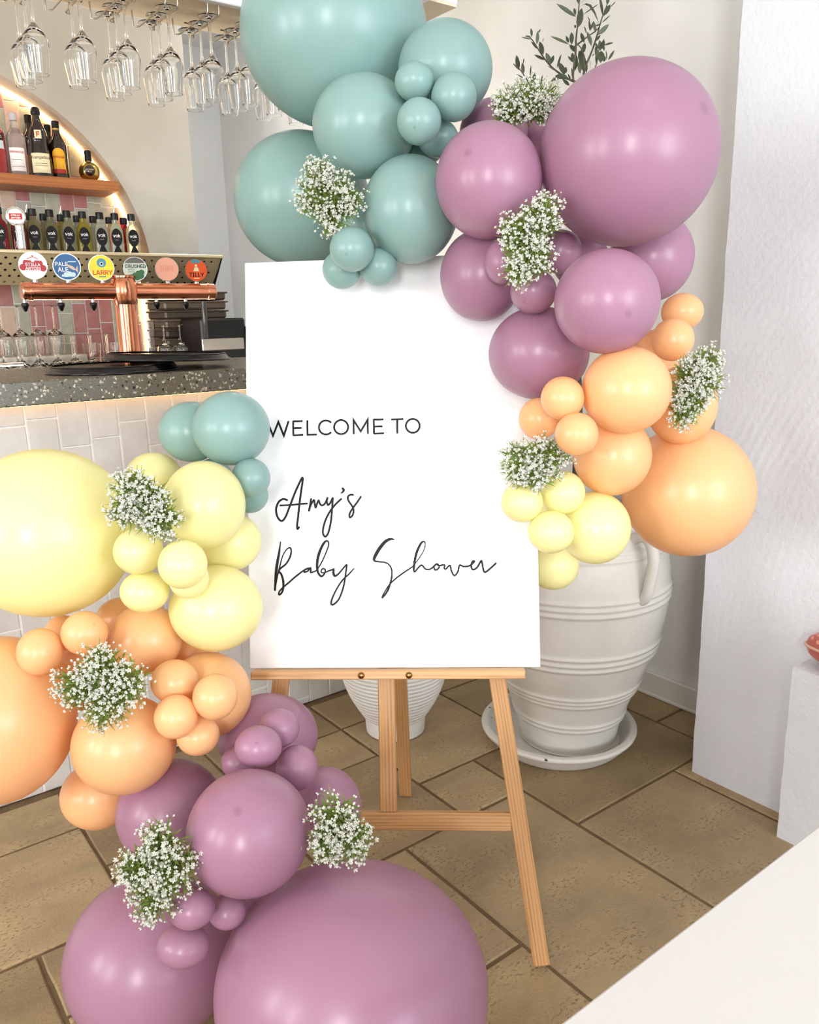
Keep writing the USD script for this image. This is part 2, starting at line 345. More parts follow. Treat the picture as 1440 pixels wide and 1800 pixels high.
obj('led_strip', box(-.5, 1.58, BY-.03, BY-.018, 1.086, 1.0955), mat('warm_led_counter', {'e': ('emission', {'color': (1.0,.62,.30), 'strength': 5.0})}, surface='e.emission'), bar, label='warm light strip tucked under the worktop')
def terrazzo():
    nd = {'g': ('geometry', {}), 'v': ('voronoi_texture', {'scale': 115.0, 'randomness': 1.0}), 'v2': ('voronoi_texture', {'scale': 170.0}),
          'n': ('noise_texture', {'scale': 300.0, 'detail': 3.0}), 'base': ('rgb_ramp', {'ramp': [(.3, lin(84, 80, 68)), (.7, lin(116, 110, 96))]}),
          'm1': ('map_range', {'from_min': .36, 'from_max': .41, 'to_min': 1.0, 'to_max': 0.0, 'clamp': True}), 'sc': ('separate_color', {}),
          'sel': ('map_range', {'from_min': .42, 'from_max': .44, 'clamp': True}), 'mm': ('math', {'math_type': 'multiply'}),
          'cr': ('rgb_ramp', {'ramp': [(.0, lin(30, 28, 24)), (.36, lin(34, 30, 26)), (.37, lin(176, 168, 146)), (.7, lin(205, 198, 180)), (.85, lin(140, 120, 80)), (1., lin(190, 184, 170))], 'interpolate': False}),
          'mx': ('mix_color', {}), 'm2': ('map_range', {'from_min': .2, 'from_max': .26, 'to_min': 1.0, 'to_max': 0.0, 'clamp': True}), 'sc2': ('separate_color', {}),
          'sel2': ('map_range', {'from_min': .7, 'from_max': .72, 'clamp': True}), 'mm2': ('math', {'math_type': 'multiply'}), 'mx2': ('mix_color', {'b': lin(150, 144, 126)}),
          'p': ('principled_bsdf', {'roughness': .3})}
    nd.update({'dn': ('noise_texture', {'scale': 130.0, 'detail': 1.0}), 'dv': ('vector_math', {'math_type': 'multiply_add', 'vector2': (.011, .011, .011)})})
    lk = [('g.position', 'dn.vector'), ('dn.color', 'dv.vector1'), ('g.position', 'dv.vector3'), ('dv.vector', 'v.vector'), ('dv.vector', 'v2.vector'), ('g.position', 'n.vector'), ('n.fac', 'base.fac'), ('v.distance', 'm1.value'), ('v.color', 'sc.color'), ('sc.r', 'sel.value'),
          ('m1.result', 'mm.value1'), ('sel.result', 'mm.value2'), ('sc.g', 'cr.fac'), ('v2.distance', 'm2.value'), ('v2.color', 'sc2.color'), ('sc2.r', 'sel2.value'), ('m2.result', 'mm2.value1'), ('sel2.result', 'mm2.value2'),
          ('base.color', 'mx2.a'), ('mm2.value', 'mx2.fac'), ('mx2.result', 'mx.a'), ('cr.color', 'mx.b'), ('mm.value', 'mx.fac'), ('mx.result', 'p.base_color')]
    return mat('terrazzo', nd, lk)
M_terr = terrazzo()
CT = 1.156
tag(obj('worktop', cbox(-.65, 1.63, 2.13, 2.76, 1.0975, CT, .003), M_terr), 'thick dark grey terrazzo worktop of the bar with black trays on it', 'worktop')

# ------------------------------------------------------------------ metals, glass
M_steel = plain('brushed_steel', lin(196, 192, 184), .28, metallic=1.0)
M_rail = plain('warm_steel', lin(214, 198, 162), .34, metallic=.85)
M_chrome = plain('chrome', lin(225, 225, 226), .08, metallic=1.0)
M_copper = mottled('copper', lin(222, 140, 104), lin(236, 158, 122), 20, .16, 0, metallic=1.0)
M_black = plain('black_plastic', lin(13, 13, 14), .32, specular_ior_level=.35)
M_blackm = plain('black_matt', lin(12, 12, 13), .6, specular_ior_level=.25)
def glass(name, col, rough=0.0): return mat(name, {'p': ('principled_bsdf', {'base_color': col, 'roughness': rough, 'transmission_weight': 1.0, 'ior': 1.45})})
M_glass = glass('clear_glass', (.985, .985, .98))
M_white = plain('white_paint', lin(240, 240, 240), .4)
M_ink = plain('black_vinyl', lin(10, 10, 11), .5, specular_ior_level=.25)
# ------------------------------------------------------------------ welcome board on its easel
BC = np.array([.899, 1.255, .593]); BYAW, BT, BR_ = math.radians(-40.964), math.radians(14.621), math.radians(.653)
bu = np.array([math.cos(BYAW), math.sin(BYAW), 0]); bnh = np.array([-math.sin(BYAW), math.cos(BYAW), 0])
bv = np.array([0, 0, 1.0])*math.cos(BT)+bnh*math.sin(BT)
bu, bv = bu*math.cos(BR_)+bv*math.sin(BR_), -bu*math.sin(BR_)+bv*math.cos(BR_)
bn = np.cross(bu, bv)                        # towards the viewer
BM = frame(bu, bv, bn, BC)                   # board frame: x along, y up the board, z out of its face
BW, BH = .594, .841
def onboard(px, py, off=0.0):
    p = onplane(px, py, BC+bn*off, bn)-BC; return np.array([p @ bu, p @ bv])
M_acrylic = plain('white_acrylic', lin(243, 243, 244), .06, specular_ior_level=.5)
board = thing('welcome_board', 'glossy white welcome board with black lettering standing on a pine easel', 'sign', M=BM)
obj('panel', cbox(-BW/2, BW/2, 0, BH, -.005, 0, .0012), M_acrylic, board)
def stroke(pts, w, n=10, raw=False):
    """pts in photo pixels on the board; w width in px (scalar or per point)"""
    P = np.array([onboard(*p) for p in pts]); W = np.broadcast_to(np.asarray(w, float), (len(P),))*1.42*1.66/FPX
    if not raw:
        Q = spline(np.c_[P, W], n)
        P, W = Q[:, :2], Q[:, 2]
    parts = []
    for i in range(len(P)-1):
        a, b = Point(P[i]).buffer(W[i]/2, 5), Point(P[i+1]).buffer(W[i+1]/2, 5)
        parts.append(a.union(b).convex_hull)
    return unary_union(parts)
def crop(pts, ox, oy, s): return [(ox+x/s, oy+y/s) for x, y in pts]
def raised(shapes, name, label):
    g = unary_union(shapes).simplify(.00007)
    m = extr(g, .0005); m.apply_translation((0, 0, .0001)); obj(name, m, M_ink, board, label=label)
# printed capitals
def cap(pts): return LineString([onboard(470+x/4.966, 720+y/4.966) for x, y in pts]).buffer(3.25*1.66/FPX/2, cap_style=2, join_style=2, mitre_limit=3)
def arc(cx, cy, r, a0, a1, n=40): return [(cx+r*math.cos(math.radians(a)), cy-r*math.sin(math.radians(a))) for a in np.linspace(a0, a1, n)]
caps_ = [cap([(3, 107), (50, 228), (97, 108), (145, 228), (186, 100)]), cap([(226, 98), (228, 228)]), cap([(224, 103), (308, 100)]), cap([(226, 163), (300, 160)]), cap([(226, 225), (313, 221)]),
         cap([(350, 94), (352, 220), (432, 218)]), cap(arc(512, 156, 61, 42, 318)), cap(arc(645, 153, 61, 0, 360)), cap(arc(645, 153, 61, -10, 10)), cap([(755, 214), (753, 92), (816, 190), (876, 88), (879, 212)]),
         cap([(929, 83), (932, 212)]), cap([(927, 88), (1015, 85)]), cap([(930, 149), (1006, 146)]), cap([(931, 210), (1018, 207)]), cap([(1081, 86), (1188, 83)]), cap([(1134, 84), (1136, 208)]), cap(arc(1270, 142, 60, 0, 360)), cap(arc(1270, 142, 60, -10, 10))]
raised(caps_, 'lettering', 'black capitals reading WELCOME TO')
c1 = lambda p: crop(p, 470, 820, 7.2)
amy = [stroke(c1([(250, 425), (205, 413), (152, 440), (120, 500), (112, 560), (130, 640), (180, 690), (230, 640), (290, 490), (360, 310), (438, 148), (447, 190), (430, 300), (408, 470), (390, 640), (378, 740), (382, 790), (400, 770)]), 2.5),
       stroke(c1([(165, 493), (300, 487), (420, 475), (502, 468)]), 2.2),
       stroke(c1([(555, 412), (543, 480), (528, 560), (550, 490), (590, 425), (600, 470), (612, 520), (628, 475), (650, 430), (665, 470), (690, 492), (722, 478), (745, 440), (762, 397)]), 2.3),
       stroke(c1([(762, 397), (755, 440), (767, 487), (795, 465), (828, 400), (826, 450), (820, 540), (805, 700), (772, 840), (735, 888), (706, 850), (710, 770), (745, 660), (800, 560), (865, 478), (935, 412)]), 2.3),
       stroke(c1([(955, 280), (968, 300), (955, 322), (938, 335)]), [2.8, 2.8, 2.2, 1.6]),
       stroke(c1([(1085, 358), (1050, 358), (1020, 385), (1027, 430), (1060, 480), (1085, 520), (1092, 570), (1078, 620), (1048, 645), (1038, 620), (1055, 570), (1095, 510), (1140, 450), (1183, 385)]), 2.2)]
raised(amy, 'lettering', 'upper line of black handwriting')
baby = [stroke(c1([(168, 955), (150, 1090), (122, 1250), (106, 1400), (98, 1565)]), [1.2, 2.8, 3.6, 3.2, 2.2]),
        stroke(c1([(98, 1565), (128, 1390), (148, 1310), (170, 1220), (200, 1120), (250, 1045), (290, 1030), (303, 1070), (290, 1140), (240, 1230), (150, 1310), (180, 1370), (202, 1450), (202, 1540), (182, 1600), (150, 1622), (152, 1585), (200, 1530), (260, 1480), (350, 1400), (440, 1330)]), [1.2, 1.6, 1.8, 1.5, 1.4, 1.5, 1.8, 2., 2.2, 2.2, 2.4, 2.6, 2.8, 2.6, 2.2, 2.2, 1.8, 2., 2.2, 2.2, 2]),
        stroke(c1([(440, 1330), (490, 1300), (525, 1290), (500, 1294), (466, 1318), (472, 1336), (512, 1324), (545, 1282), (550, 1310), (550, 1340), (580, 1335), (620, 1318), (645, 1285), (690, 1210), (748, 1080), (778, 985), (760, 942), (720, 965), (670, 1060), (640, 1160), (630, 1260), (642, 1340), (682, 1390), (722, 1360), (735, 1312), (708, 1292), (685, 1312), (685, 1340), (725, 1344), (780, 1320), (840, 1300)]),
               [2, 2.2, 2.4, 2.2, 2.2, 2.2, 2, 2, 2.2, 2.2, 1.8, 1.6, 1.5, 1.5, 1.5, 1.6, 2., 2.8, 3.2, 3.3, 3., 2.6, 2.4, 2., 1.8, 1.8, 1.6, 1.6, 1.6, 1.8, 2]),
        stroke(c1([(840, 1300), (838, 1350), (856, 1385), (900, 1360), (960, 1290), (1003, 1245), (1000, 1300), (985, 1410), (960, 1540), (905, 1680), (835, 1748), (808, 1730), (830, 1650), (890, 1530), (960, 1430), (1030, 1365), (1098, 1292)]), [2.6, 3., 2.6, 2., 1.8, 2., 2., 2., 2., 2., 2.2, 2.2, 2., 1.8, 1.8, 1.8, 1.2])]
c2 = lambda p: crop(p, 640, 920, 5.76)
shower = [stroke(c2([(300, 162), (262, 160), (210, 190), (150, 265), (107, 345), (106, 378), (150, 388), (210, 395), (255, 420), (280, 470), (281, 540), (268, 600), (240, 680), (190, 750), (188, 735), (212, 690), (258, 620), (320, 560), (400, 500), (490, 440)]), [2., 3.4, 4, 4.2, 3.8, 2.2, 1.8, 1.8, 1.8, 2., 2.2, 2.4, 2.6, 2., 1.6, 1.6, 1.8, 2., 2, 1.8]),
          stroke(c2([(490, 440), (515, 410), (560, 350), (605, 275), (620, 210), (605, 183), (575, 205), (535, 290), (512, 390), (505, 470), (515, 490), (540, 460), (575, 425), (595, 430), (620, 460), (655, 467), (690, 450), (725, 415)]), [1.6, 1.4, 1.3, 1.3, 1.5, 2., 2.8, 3.2, 3, 2.6, 2, 2.1, 2.1, 2.1, 2.1, 2.1, 2.1, 2.1]),
          stroke(c2([(725, 415), (708, 445), (722, 472), (747, 462), (762, 438), (747, 414), (733, 413), (760, 426), (815, 422), (812, 450), (828, 462), (870, 425), (885, 480), (915, 528), (950, 490), (968, 425), (1010, 437), (1060, 432), (1090, 415), (1118, 385), (1100, 385), (1085, 420), (1093, 460), (1115, 467), (1150, 440), (1185, 380), (1196, 400), (1205, 450), (1217, 490), (1240, 488), (1280, 455), (1335, 405)]), 2.15)]
raised(baby+shower, 'lettering', 'lower line of black handwriting')

# easel: front legs, post and crossbar lie in a plane just behind the board; the rear leg stands apart
easel = thing('easel', 'pine A-frame easel holding the white welcome board', 'easel')
LEGO, LT = -.006, .018      # front face of the legs behind the board face, leg thickness
def timber(name, a, b, wdt, m, dpt=LT, off=LEGO, **kw):
    """a,b in board coordinates (centre line of the front face); a bar hanging along a->b"""
    a, b = np.array(a), np.array(b)
    A, Bp = BC+bu*a[0]+bv*a[1]+bn*(off-dpt/2), BC+bu*b[0]+bv*b[1]+bn*(off-dpt/2)
    z = unit(Bp-A); x = unit(np.cross(bn, z)); y = np.cross(z, x); L = np.linalg.norm(Bp-A)
    return obj(name, cbox(-wdt/2, wdt/2, -dpt/2, dpt/2, 0, L, .0018), m, easel, M=frame(x, y, z, A), **kw)
rl_top, rl_bot = onboard(874.5, 1193, LEGO), onboard(952.5, 1699, LEGO)
cx0 = onboard(682, 1185, LEGO)[0]
dirv = (rl_top-rl_bot); top_y = .79
def leg_at(y): return rl_bot+dirv*((y-rl_bot[1])/dirv[1])
mir = lambda p: np.array([2*cx0-p[0], p[1]])
legw = .0335
yb = rl_bot[1]
timber('leg', rl_bot, leg_at(top_y), legw, M_pine); timber('leg', mir(rl_bot), mir(leg_at(top_y)), legw, M_pine)
cb = onboard(770, 1445, LEGO)[1]
xr = leg_at(cb)[0]-legw*.5
obj_cb0, obj_cb1 = np.array([2*cx0-xr, cb]), np.array([xr, cb])
timber('crossbar', obj_cb0, obj_cb1, .036, M_pine)
pc = onboard(680.5, 1300, LEGO)[0]
timber('centre_post', (pc, cb+.0185), (pc, .77), .0345, M_pine)
led0, led1 = onboard(440, 1183, .03), onboard(924, 1183, .03)
ly = (led0[1]+led1[1])/2
LX0, LX1 = led0[0], led1[0]
TOPY = -.0008
obj('ledge', cbox(LX0, LX1, TOPY-.0175, TOPY, -.0055, .030, .002), M_pineH, easel, M=BM)
M_brass = plain('antique_brass', lin(150, 110, 66), .22, metallic=1.0)
for px in (635, 719):
    kx = onboard(px, 1185, .031)[0]
    knob = lathe(smooth_prof([(.0066, 0), (.0068, .0012), (.0060, .0038), (.0036, .0058), (.0, .0064)], 4), 20)
    obj('knob', knob, M_brass, easel, M=frame(bu, bv, bn, BC+bu*kx+bv*(TOPY-.0088)+bn*.0299), smooth=40, label='brass dome-headed screw in the ledge')
foot = onz(713.5, 1398); apex = BC+bu*cx0+bv*.74+bn*(LEGO-LT-.012)
z = unit(apex-foot); x = unit(bu-z*(bu @ z)); y = np.cross(z, x)
obj('rear_leg', cbox(-.0165, .0165, -.010, .010, 0, np.linalg.norm(apex-foot), .0018), M_pine, easel, M=frame(x, y, z, foot+np.array([0, 0, .004])))
# plinth block joining the tops of the legs behind the board
timber('head_block', (cx0-.13, .74), (cx0+.13, .74), .05, M_pine, dpt=.012, off=LEGO-LT)

# ------------------------------------------------------------------ balloons
def latex(name, col, spot):
    nd = {'p': ('principled_bsdf', {'roughness': .34, 'specular_ior_level': .5, 'coat_weight': .18, 'coat_roughness': .2}),
          'o': ('object_info', {}), 'mr': ('map_range', {'to_min': .97, 'to_max': 1.03}), 'h': ('hsv', {'color': col})}
    lk = [('o.random', 'mr.value'), ('mr.result', 'h.value')]
    if spot:
        nd.update({'t': ('texture_coordinate', {}), 'vn': ('vector_math', {'math_type': 'normalize'}), 'sx': ('separate_xyz', {}),
                   'ss': ('map_range', {'from_min': .9955, 'from_max': .9999, 'clamp': True}), 'f': ('math', {'math_type': 'multiply', 'value2': .42}), 'mx': ('mix_color', {'b': tuple(c*.45 for c in col)})})
        lk += [('t.object', 'vn.vector1'), ('vn.vector', 'sx.vector'), ('sx.z', 'ss.value'), ('ss.result', 'f.value1'), ('f.value', 'mx.fac'), ('h.color', 'mx.a'), ('mx.result', 'p.base_color')]
    else: lk.append(('h.color', 'p.base_color'))
    nd.update({'tr': ('translucent_bsdf', {}), 'ms': ('mix_closure', {'fac': .25})})
    lk += [('h.color', 'tr.color'), ('p.BSDF', 'ms.closure1'), ('tr.BSDF', 'ms.closure2')]
    return mat(name, nd, lk, 'ms.closure')
COLS = {'sage': lin(*(149,183,177)), 'mauve': lin(*(181,133,158)), 'peach': lin(*(254,200,143)), 'lemon': lin(*(251,244,178))}
M_bal = {(c, s): latex(f'{c}_latex'+('_crown' if s else ''), COLS[c], s) for c in COLS for s in (0, 1)}
sph = trimesh.creation.icosphere(5).vertices, trimesh.creation.icosphere(5).faces
sph4 = trimesh.creation.icosphere(4).vertices, trimesh.creation.icosphere(4).faces
GRP = {'sage': 'sage green balloons of the garland', 'mauve': 'mauve balloons of the garland', 'peach': 'peach balloons of the garland', 'lemon': 'lemon balloons of the garland'}
BAL = {
    'T1': {'col': 'sage', 'c': [1.0223, 1.5741, 1.8558], 'a': 0.192, 'b': 0.1763, 'tip': None, 'label': 'giant sage green balloon at the very top, beside the hanging glasses'},
    'T2': {'col': 'sage', 'c': [1.1108, 1.3241, 1.7478], 'a': 0.0906, 'b': 0.0859, 'tip': None, 'label': 'large sage green balloon under the white beam, behind three small sage balloons'},
    'T3': {'col': 'sage', 'c': [0.9816, 1.4172, 1.6491], 'a': 0.1005, 'b': 0.0944, 'tip': None, 'label': 'mid-sized sage green balloon just below the giant one, above the flower bunch'},
    'T4': {'col': 'sage', 'c': [1.0018, 1.7018, 1.5475], 'a': 0.1526, 'b': 0.1456, 'tip': None, 'label': 'large sage green balloon tucked behind the top left corner of the welcome board'},
    'T5': {'col': 'sage', 'c': [1.0191, 1.323, 1.4879], 'a': 0.0921, 'b': 0.1002, 'tip': None, 'label': 'sage green balloon over the top edge of the white board, left of the mauve ones'},
    'm1': {'col': 'sage', 'c': [1.0079, 1.2897, 1.7054], 'a': 0.0359, 'b': 0.0333, 'tip': None, 'label': 'small sage green balloon, upper left of the trio on the large sage balloon'},
    'm2': {'col': 'sage', 'c': [1.0593, 1.2391, 1.6758], 'a': 0.0415, 'b': 0.0417, 'tip': None, 'label': 'small sage green balloon, right one of the trio on the large sage balloon'},
    'm3': {'col': 'sage', 'c': [0.9872, 1.2512, 1.6288], 'a': 0.0399, 'b': 0.0397, 'tip': [-0.707, -0.564, -0.426], 'label': 'small sage green balloon, lowest front one of the upper sage trio'},
    'm4': {'col': 'sage', 'c': [1.0865, 1.3193, 1.622], 'a': 0.0396, 'b': 0.0346, 'tip': None, 'label': 'small shaded sage green balloon hidden behind the trio, touching the mauve balloon'},
    'n1': {'col': 'sage', 'c': [0.8897, 1.338, 1.4125], 'a': 0.0415, 'b': 0.0405, 'tip': [-0.722, -0.634, -0.277], 'label': 'small sage green balloon in front, topmost of the trio at the board top edge'},
    'n2': {'col': 'sage', 'c': [0.9084, 1.404, 1.3797], 'a': 0.0378, 'b': 0.0368, 'tip': None, 'label': 'small sage green balloon, lower left of the trio at the board top edge'},
    'n3': {'col': 'sage', 'c': [0.9567, 1.3487, 1.3827], 'a': 0.0375, 'b': 0.0359, 'tip': None, 'label': 'small sage green balloon, lower right of the trio at the board top edge'},
    'P1': {'col': 'mauve', 'c': [1.2557, 0.997, 1.557], 'a': 0.1558, 'b': 0.154, 'tip': [0.024, -0.948, 0.318], 'label': 'giant mauve balloon at upper right in front of the olive branches'},
    'P2': {'col': 'mauve', 'c': [1.0612, 1.1473, 1.5197], 'a': 0.0948, 'b': 0.0989, 'tip': [-0.854, -0.381, 0.355], 'label': 'large mauve balloon directly left of the giant mauve one, below white flowers'},
    'P0': {'col': 'mauve', 'c': [1.2562, 1.3439, 1.6545], 'a': 0.0704, 'b': 0.0659, 'tip': None, 'label': 'dark shaded mauve balloon mostly hidden behind the uppermost white flower bunch'},
    'P3': {'col': 'mauve', 'c': [1.1153, 1.2262, 1.3625], 'a': 0.0803, 'b': 0.0872, 'tip': None, 'label': 'mauve balloon over the upper right of the white board, below a larger mauve one'},
    'P4': {'col': 'mauve', 'c': [1.0712, 1.1224, 1.3805], 'a': 0.0327, 'b': 0.0396, 'tip': None, 'label': 'small mauve balloon half hidden at the left of the flowers on the mauve cluster'},
    'P5': {'col': 'mauve', 'c': [1.0988, 1.0703, 1.327], 'a': 0.0414, 'b': 0.0393, 'tip': [-0.86, -0.268, -0.434], 'label': 'small mauve balloon just beneath the flower bunch on the mauve cluster'},
    'P6': {'col': 'mauve', 'c': [1.2535, 1.1501, 1.405], 'a': 0.0427, 'b': 0.0413, 'tip': None, 'label': 'small dark mauve balloon right of the flowers, under the giant mauve balloon'},
    'P7': {'col': 'mauve', 'c': [1.1284, 0.9281, 1.3051], 'a': 0.0875, 'b': 0.0862, 'tip': [-0.432, -0.87, -0.237], 'label': 'large mauve balloon below the giant one and above the peach cluster'},
    'P8': {'col': 'mauve', 'c': [1.4666, 1.0946, 1.3957], 'a': 0.0852, 'b': 0.0896, 'tip': None, 'label': 'pale mauve balloon behind, peeking out right below the giant mauve balloon'},
    'P9': {'col': 'mauve', 'c': [1.1589, 1.1125, 1.2144], 'a': 0.0954, 'b': 0.0871, 'tip': None, 'label': 'lowest mauve balloon of the right garland, overlapping the board edge'},
    'O1': {'col': 'peach', 'c': [1.4249, 0.9843, 1.2852], 'a': 0.0404, 'b': 0.0356, 'tip': None, 'label': 'small peach balloon at the top right of the right peach cluster'},
    'O2': {'col': 'peach', 'c': [1.3574, 0.9555, 1.2343], 'a': 0.0395, 'b': 0.0401, 'tip': None, 'label': 'small peach balloon beside the curved flower bunch at the pillar'},
    'O3': {'col': 'peach', 'c': [1.1641, 0.9083, 1.1559], 'a': 0.0763, 'b': 0.0751, 'tip': None, 'label': 'mid-sized peach balloon directly below the large mauve balloon'},
    'O3b': {'col': 'peach', 'c': [1.4543, 1.0647, 1.1974], 'a': 0.0521, 'b': 0.0535, 'tip': None, 'label': 'peach balloon hidden behind, showing only between mauve and small peach balloons'},
    'O4': {'col': 'peach', 'c': [1.3609, 0.9308, 1.1118], 'a': 0.0655, 'b': 0.0744, 'tip': None, 'label': 'peach balloon behind the curved flower bunch, above the giant peach balloon'},
    'O5': {'col': 'peach', 'c': [1.0657, 0.9656, 1.1454], 'a': 0.0371, 'b': 0.0374, 'tip': None, 'label': 'small peach balloon, topmost of the trio at the right board edge'},
    'O6': {'col': 'peach', 'c': [1.1102, 1.0624, 1.0979], 'a': 0.0376, 'b': 0.0389, 'tip': None, 'label': 'small peach balloon, leftmost of the trio at the right board edge'},
    'O7': {'col': 'peach', 'c': [1.0588, 0.9256, 1.0881], 'a': 0.0364, 'b': 0.0365, 'tip': None, 'label': 'small peach balloon, lowest of the trio at the right board edge'},
    'O8': {'col': 'peach', 'c': [1.2005, 0.9627, 1.0304], 'a': 0.0713, 'b': 0.0745, 'tip': None, 'label': 'mid-sized peach balloon left of the giant peach one, above the lemon balloon'},
    'O9': {'col': 'peach', 'c': [1.4249, 0.949, 0.9318], 'a': 0.1304, 'b': 0.1321, 'tip': None, 'label': 'giant peach balloon at the bottom of the right garland beside the white pillar'},
    'Y1': {'col': 'lemon', 'c': [1.0249, 1.0194, 0.9589], 'a': 0.0375, 'b': 0.0363, 'tip': None, 'label': 'small lemon balloon just below the flowers at the right board edge'},
    'Y2': {'col': 'lemon', 'c': [1.0947, 0.9855, 0.9717], 'a': 0.0395, 'b': 0.0392, 'tip': None, 'label': 'small lemon balloon behind two others, under the flowers at the right board edge'},
    'Y3': {'col': 'lemon', 'c': [1.0571, 0.9779, 0.9063], 'a': 0.0413, 'b': 0.0388, 'tip': None, 'label': 'small lemon balloon, front lowest one at the right board edge'},
    'Y4': {'col': 'lemon', 'c': [1.1608, 0.9652, 0.898], 'a': 0.066, 'b': 0.0677, 'tip': None, 'label': 'mid-sized lemon balloon beside the giant peach one, over the urn rim'},
    'Y5': {'col': 'lemon', 'c': [1.2522, 1.1501, 0.7654], 'a': 0.0552, 'b': 0.0547, 'tip': None, 'label': 'shaded lemon balloon hanging low in front of the urn'},
    'Y6': {'col': 'lemon', 'c': [1.2601, 1.2386, 0.7325], 'a': 0.0428, 'b': 0.0458, 'tip': None, 'label': 'lemon balloon sliver peeking out from behind the right board edge'},
    'L1': {'col': 'sage', 'c': [0.6238, 1.5307, 1.077], 'a': 0.0615, 'b': 0.0588, 'tip': None, 'label': 'sage green balloon at far left under the stone counter'},
    'L2': {'col': 'sage', 'c': [0.6542, 1.4109, 1.0919], 'a': 0.0715, 'b': 0.0685, 'tip': None, 'label': 'large sage green balloon covering the start of the printed word on the board'},
    'L3': {'col': 'sage', 'c': [0.6635, 1.3622, 1.0039], 'a': 0.0356, 'b': 0.0363, 'tip': None, 'label': 'small sage green balloon in front on the left board edge'},
    'L4': {'col': 'sage', 'c': [0.6957, 1.4359, 0.9549], 'a': 0.035, 'b': 0.0356, 'tip': None, 'label': 'small sage green balloon peeking out beneath another on the left board edge'},
    'L5': {'col': 'sage', 'c': [0.6504, 1.5045, 0.9829], 'a': 0.0394, 'b': 0.0406, 'tip': None, 'label': 'small sage green balloon half hidden behind the top of a lemon balloon'},
    'G1': {'col': 'lemon', 'c': [0.344, 1.5613, 0.9162], 'a': 0.1568, 'b': 0.1537, 'tip': None, 'label': 'giant lemon balloon at the far left below the bar counter'},
    'G2': {'col': 'lemon', 'c': [0.5637, 1.3509, 0.9697], 'a': 0.0723, 'b': 0.0788, 'tip': None, 'label': 'large lemon balloon right of the flowers in the left lemon cluster'},
    'G0': {'col': 'lemon', 'c': [0.5555, 1.5701, 0.9865], 'a': 0.0559, 'b': 0.0528, 'tip': None, 'label': 'lemon balloon behind the flower bunch, under the sage balloons'},
    'G3': {'col': 'lemon', 'c': [0.4402, 1.3535, 0.9079], 'a': 0.0416, 'b': 0.0398, 'tip': None, 'label': 'small lemon balloon just below the flowers, touching the giant lemon one'},
    'G4': {'col': 'lemon', 'c': [0.4771, 1.2515, 0.9007], 'a': 0.0395, 'b': 0.0405, 'tip': None, 'label': 'small lemon balloon, right front one of the left lemon trio'},
    'G4b': {'col': 'lemon', 'c': [0.5047, 1.3013, 0.8579], 'a': 0.034, 'b': 0.0351, 'tip': None, 'label': 'small lemon balloon mostly hidden beneath the right front one of the trio'},
    'G5': {'col': 'lemon', 'c': [0.4457, 1.3594, 0.8324], 'a': 0.0417, 'b': 0.0364, 'tip': None, 'label': 'small lemon balloon, lowest of the left lemon trio above the peach balloons'},
    'G6': {'col': 'lemon', 'c': [0.6325, 1.4088, 0.8776], 'a': 0.0605, 'b': 0.0564, 'tip': None, 'label': 'lemon balloon behind, resting against the left edge of the board'},
    'G7': {'col': 'lemon', 'c': [0.5675, 1.3438, 0.7774], 'a': 0.0841, 'b': 0.0784, 'tip': None, 'label': 'large lemon balloon at the bottom left corner of the board'},
    'K1': {'col': 'peach', 'c': [0.2116, 1.5045, 0.6084], 'a': 0.1312, 'b': 0.1466, 'tip': None, 'label': 'giant peach balloon cut off by the left picture edge'},
    'K2': {'col': 'peach', 'c': [0.2809, 1.4339, 0.7411], 'a': 0.0381, 'b': 0.0405, 'tip': None, 'label': 'small peach balloon at upper left of the left peach cluster'},
    'K2b': {'col': 'peach', 'c': [0.3496, 1.5618, 0.7181], 'a': 0.0337, 'b': 0.0342, 'tip': None, 'label': 'small peach balloon mostly hidden below the giant lemon balloon'},
    'K3': {'col': 'peach', 'c': [0.3502, 1.4079, 0.7654], 'a': 0.0386, 'b': 0.0381, 'tip': [0.272, -0.776, 0.569], 'label': 'small peach balloon directly above the flower bunch on the peach cluster'},
    'K5': {'col': 'peach', 'c': [0.4594, 1.4236, 0.7199], 'a': 0.0659, 'b': 0.0642, 'tip': None, 'label': 'peach balloon directly below the lowest small lemon balloon'},
    'K5b': {'col': 'peach', 'c': [0.5562, 1.4509, 0.6543], 'a': 0.0495, 'b': 0.0505, 'tip': None, 'label': 'peach balloon hidden in the gap under the large lemon balloon'},
    'K5c': {'col': 'peach', 'c': [0.4556, 1.548, 0.7244], 'a': 0.0465, 'b': 0.0419, 'tip': None, 'label': 'peach balloon in the shaded gap beneath the giant lemon balloon'},
    'K4': {'col': 'peach', 'c': [0.3765, 1.338, 0.5727], 'a': 0.0882, 'b': 0.0847, 'tip': None, 'label': 'large peach balloon below the flower bunch, left of the four small peach ones'},
    'K6': {'col': 'peach', 'c': [0.3569, 1.4771, 0.4129], 'a': 0.0694, 'b': 0.0633, 'tip': None, 'label': 'peach balloon lowest of the left cluster, low over the floor tiles'},
    'K7': {'col': 'peach', 'c': [0.5347, 1.3353, 0.6181], 'a': 0.0783, 'b': 0.0777, 'tip': None, 'label': 'peach balloon behind four small ones at the left end of the easel ledge'},
    'k1': {'col': 'peach', 'c': [0.4583, 1.2884, 0.6849], 'a': 0.0407, 'b': 0.0374, 'tip': None, 'label': 'small peach balloon, upper left of the group of four'},
    'k2': {'col': 'peach', 'c': [0.496, 1.209, 0.6742], 'a': 0.0371, 'b': 0.0382, 'tip': None, 'label': 'small peach balloon, right front one of the group of four'},
    'k3': {'col': 'peach', 'c': [0.4341, 1.2311, 0.6494], 'a': 0.0354, 'b': 0.0363, 'tip': None, 'label': 'small peach balloon, left front one of the group of four'},
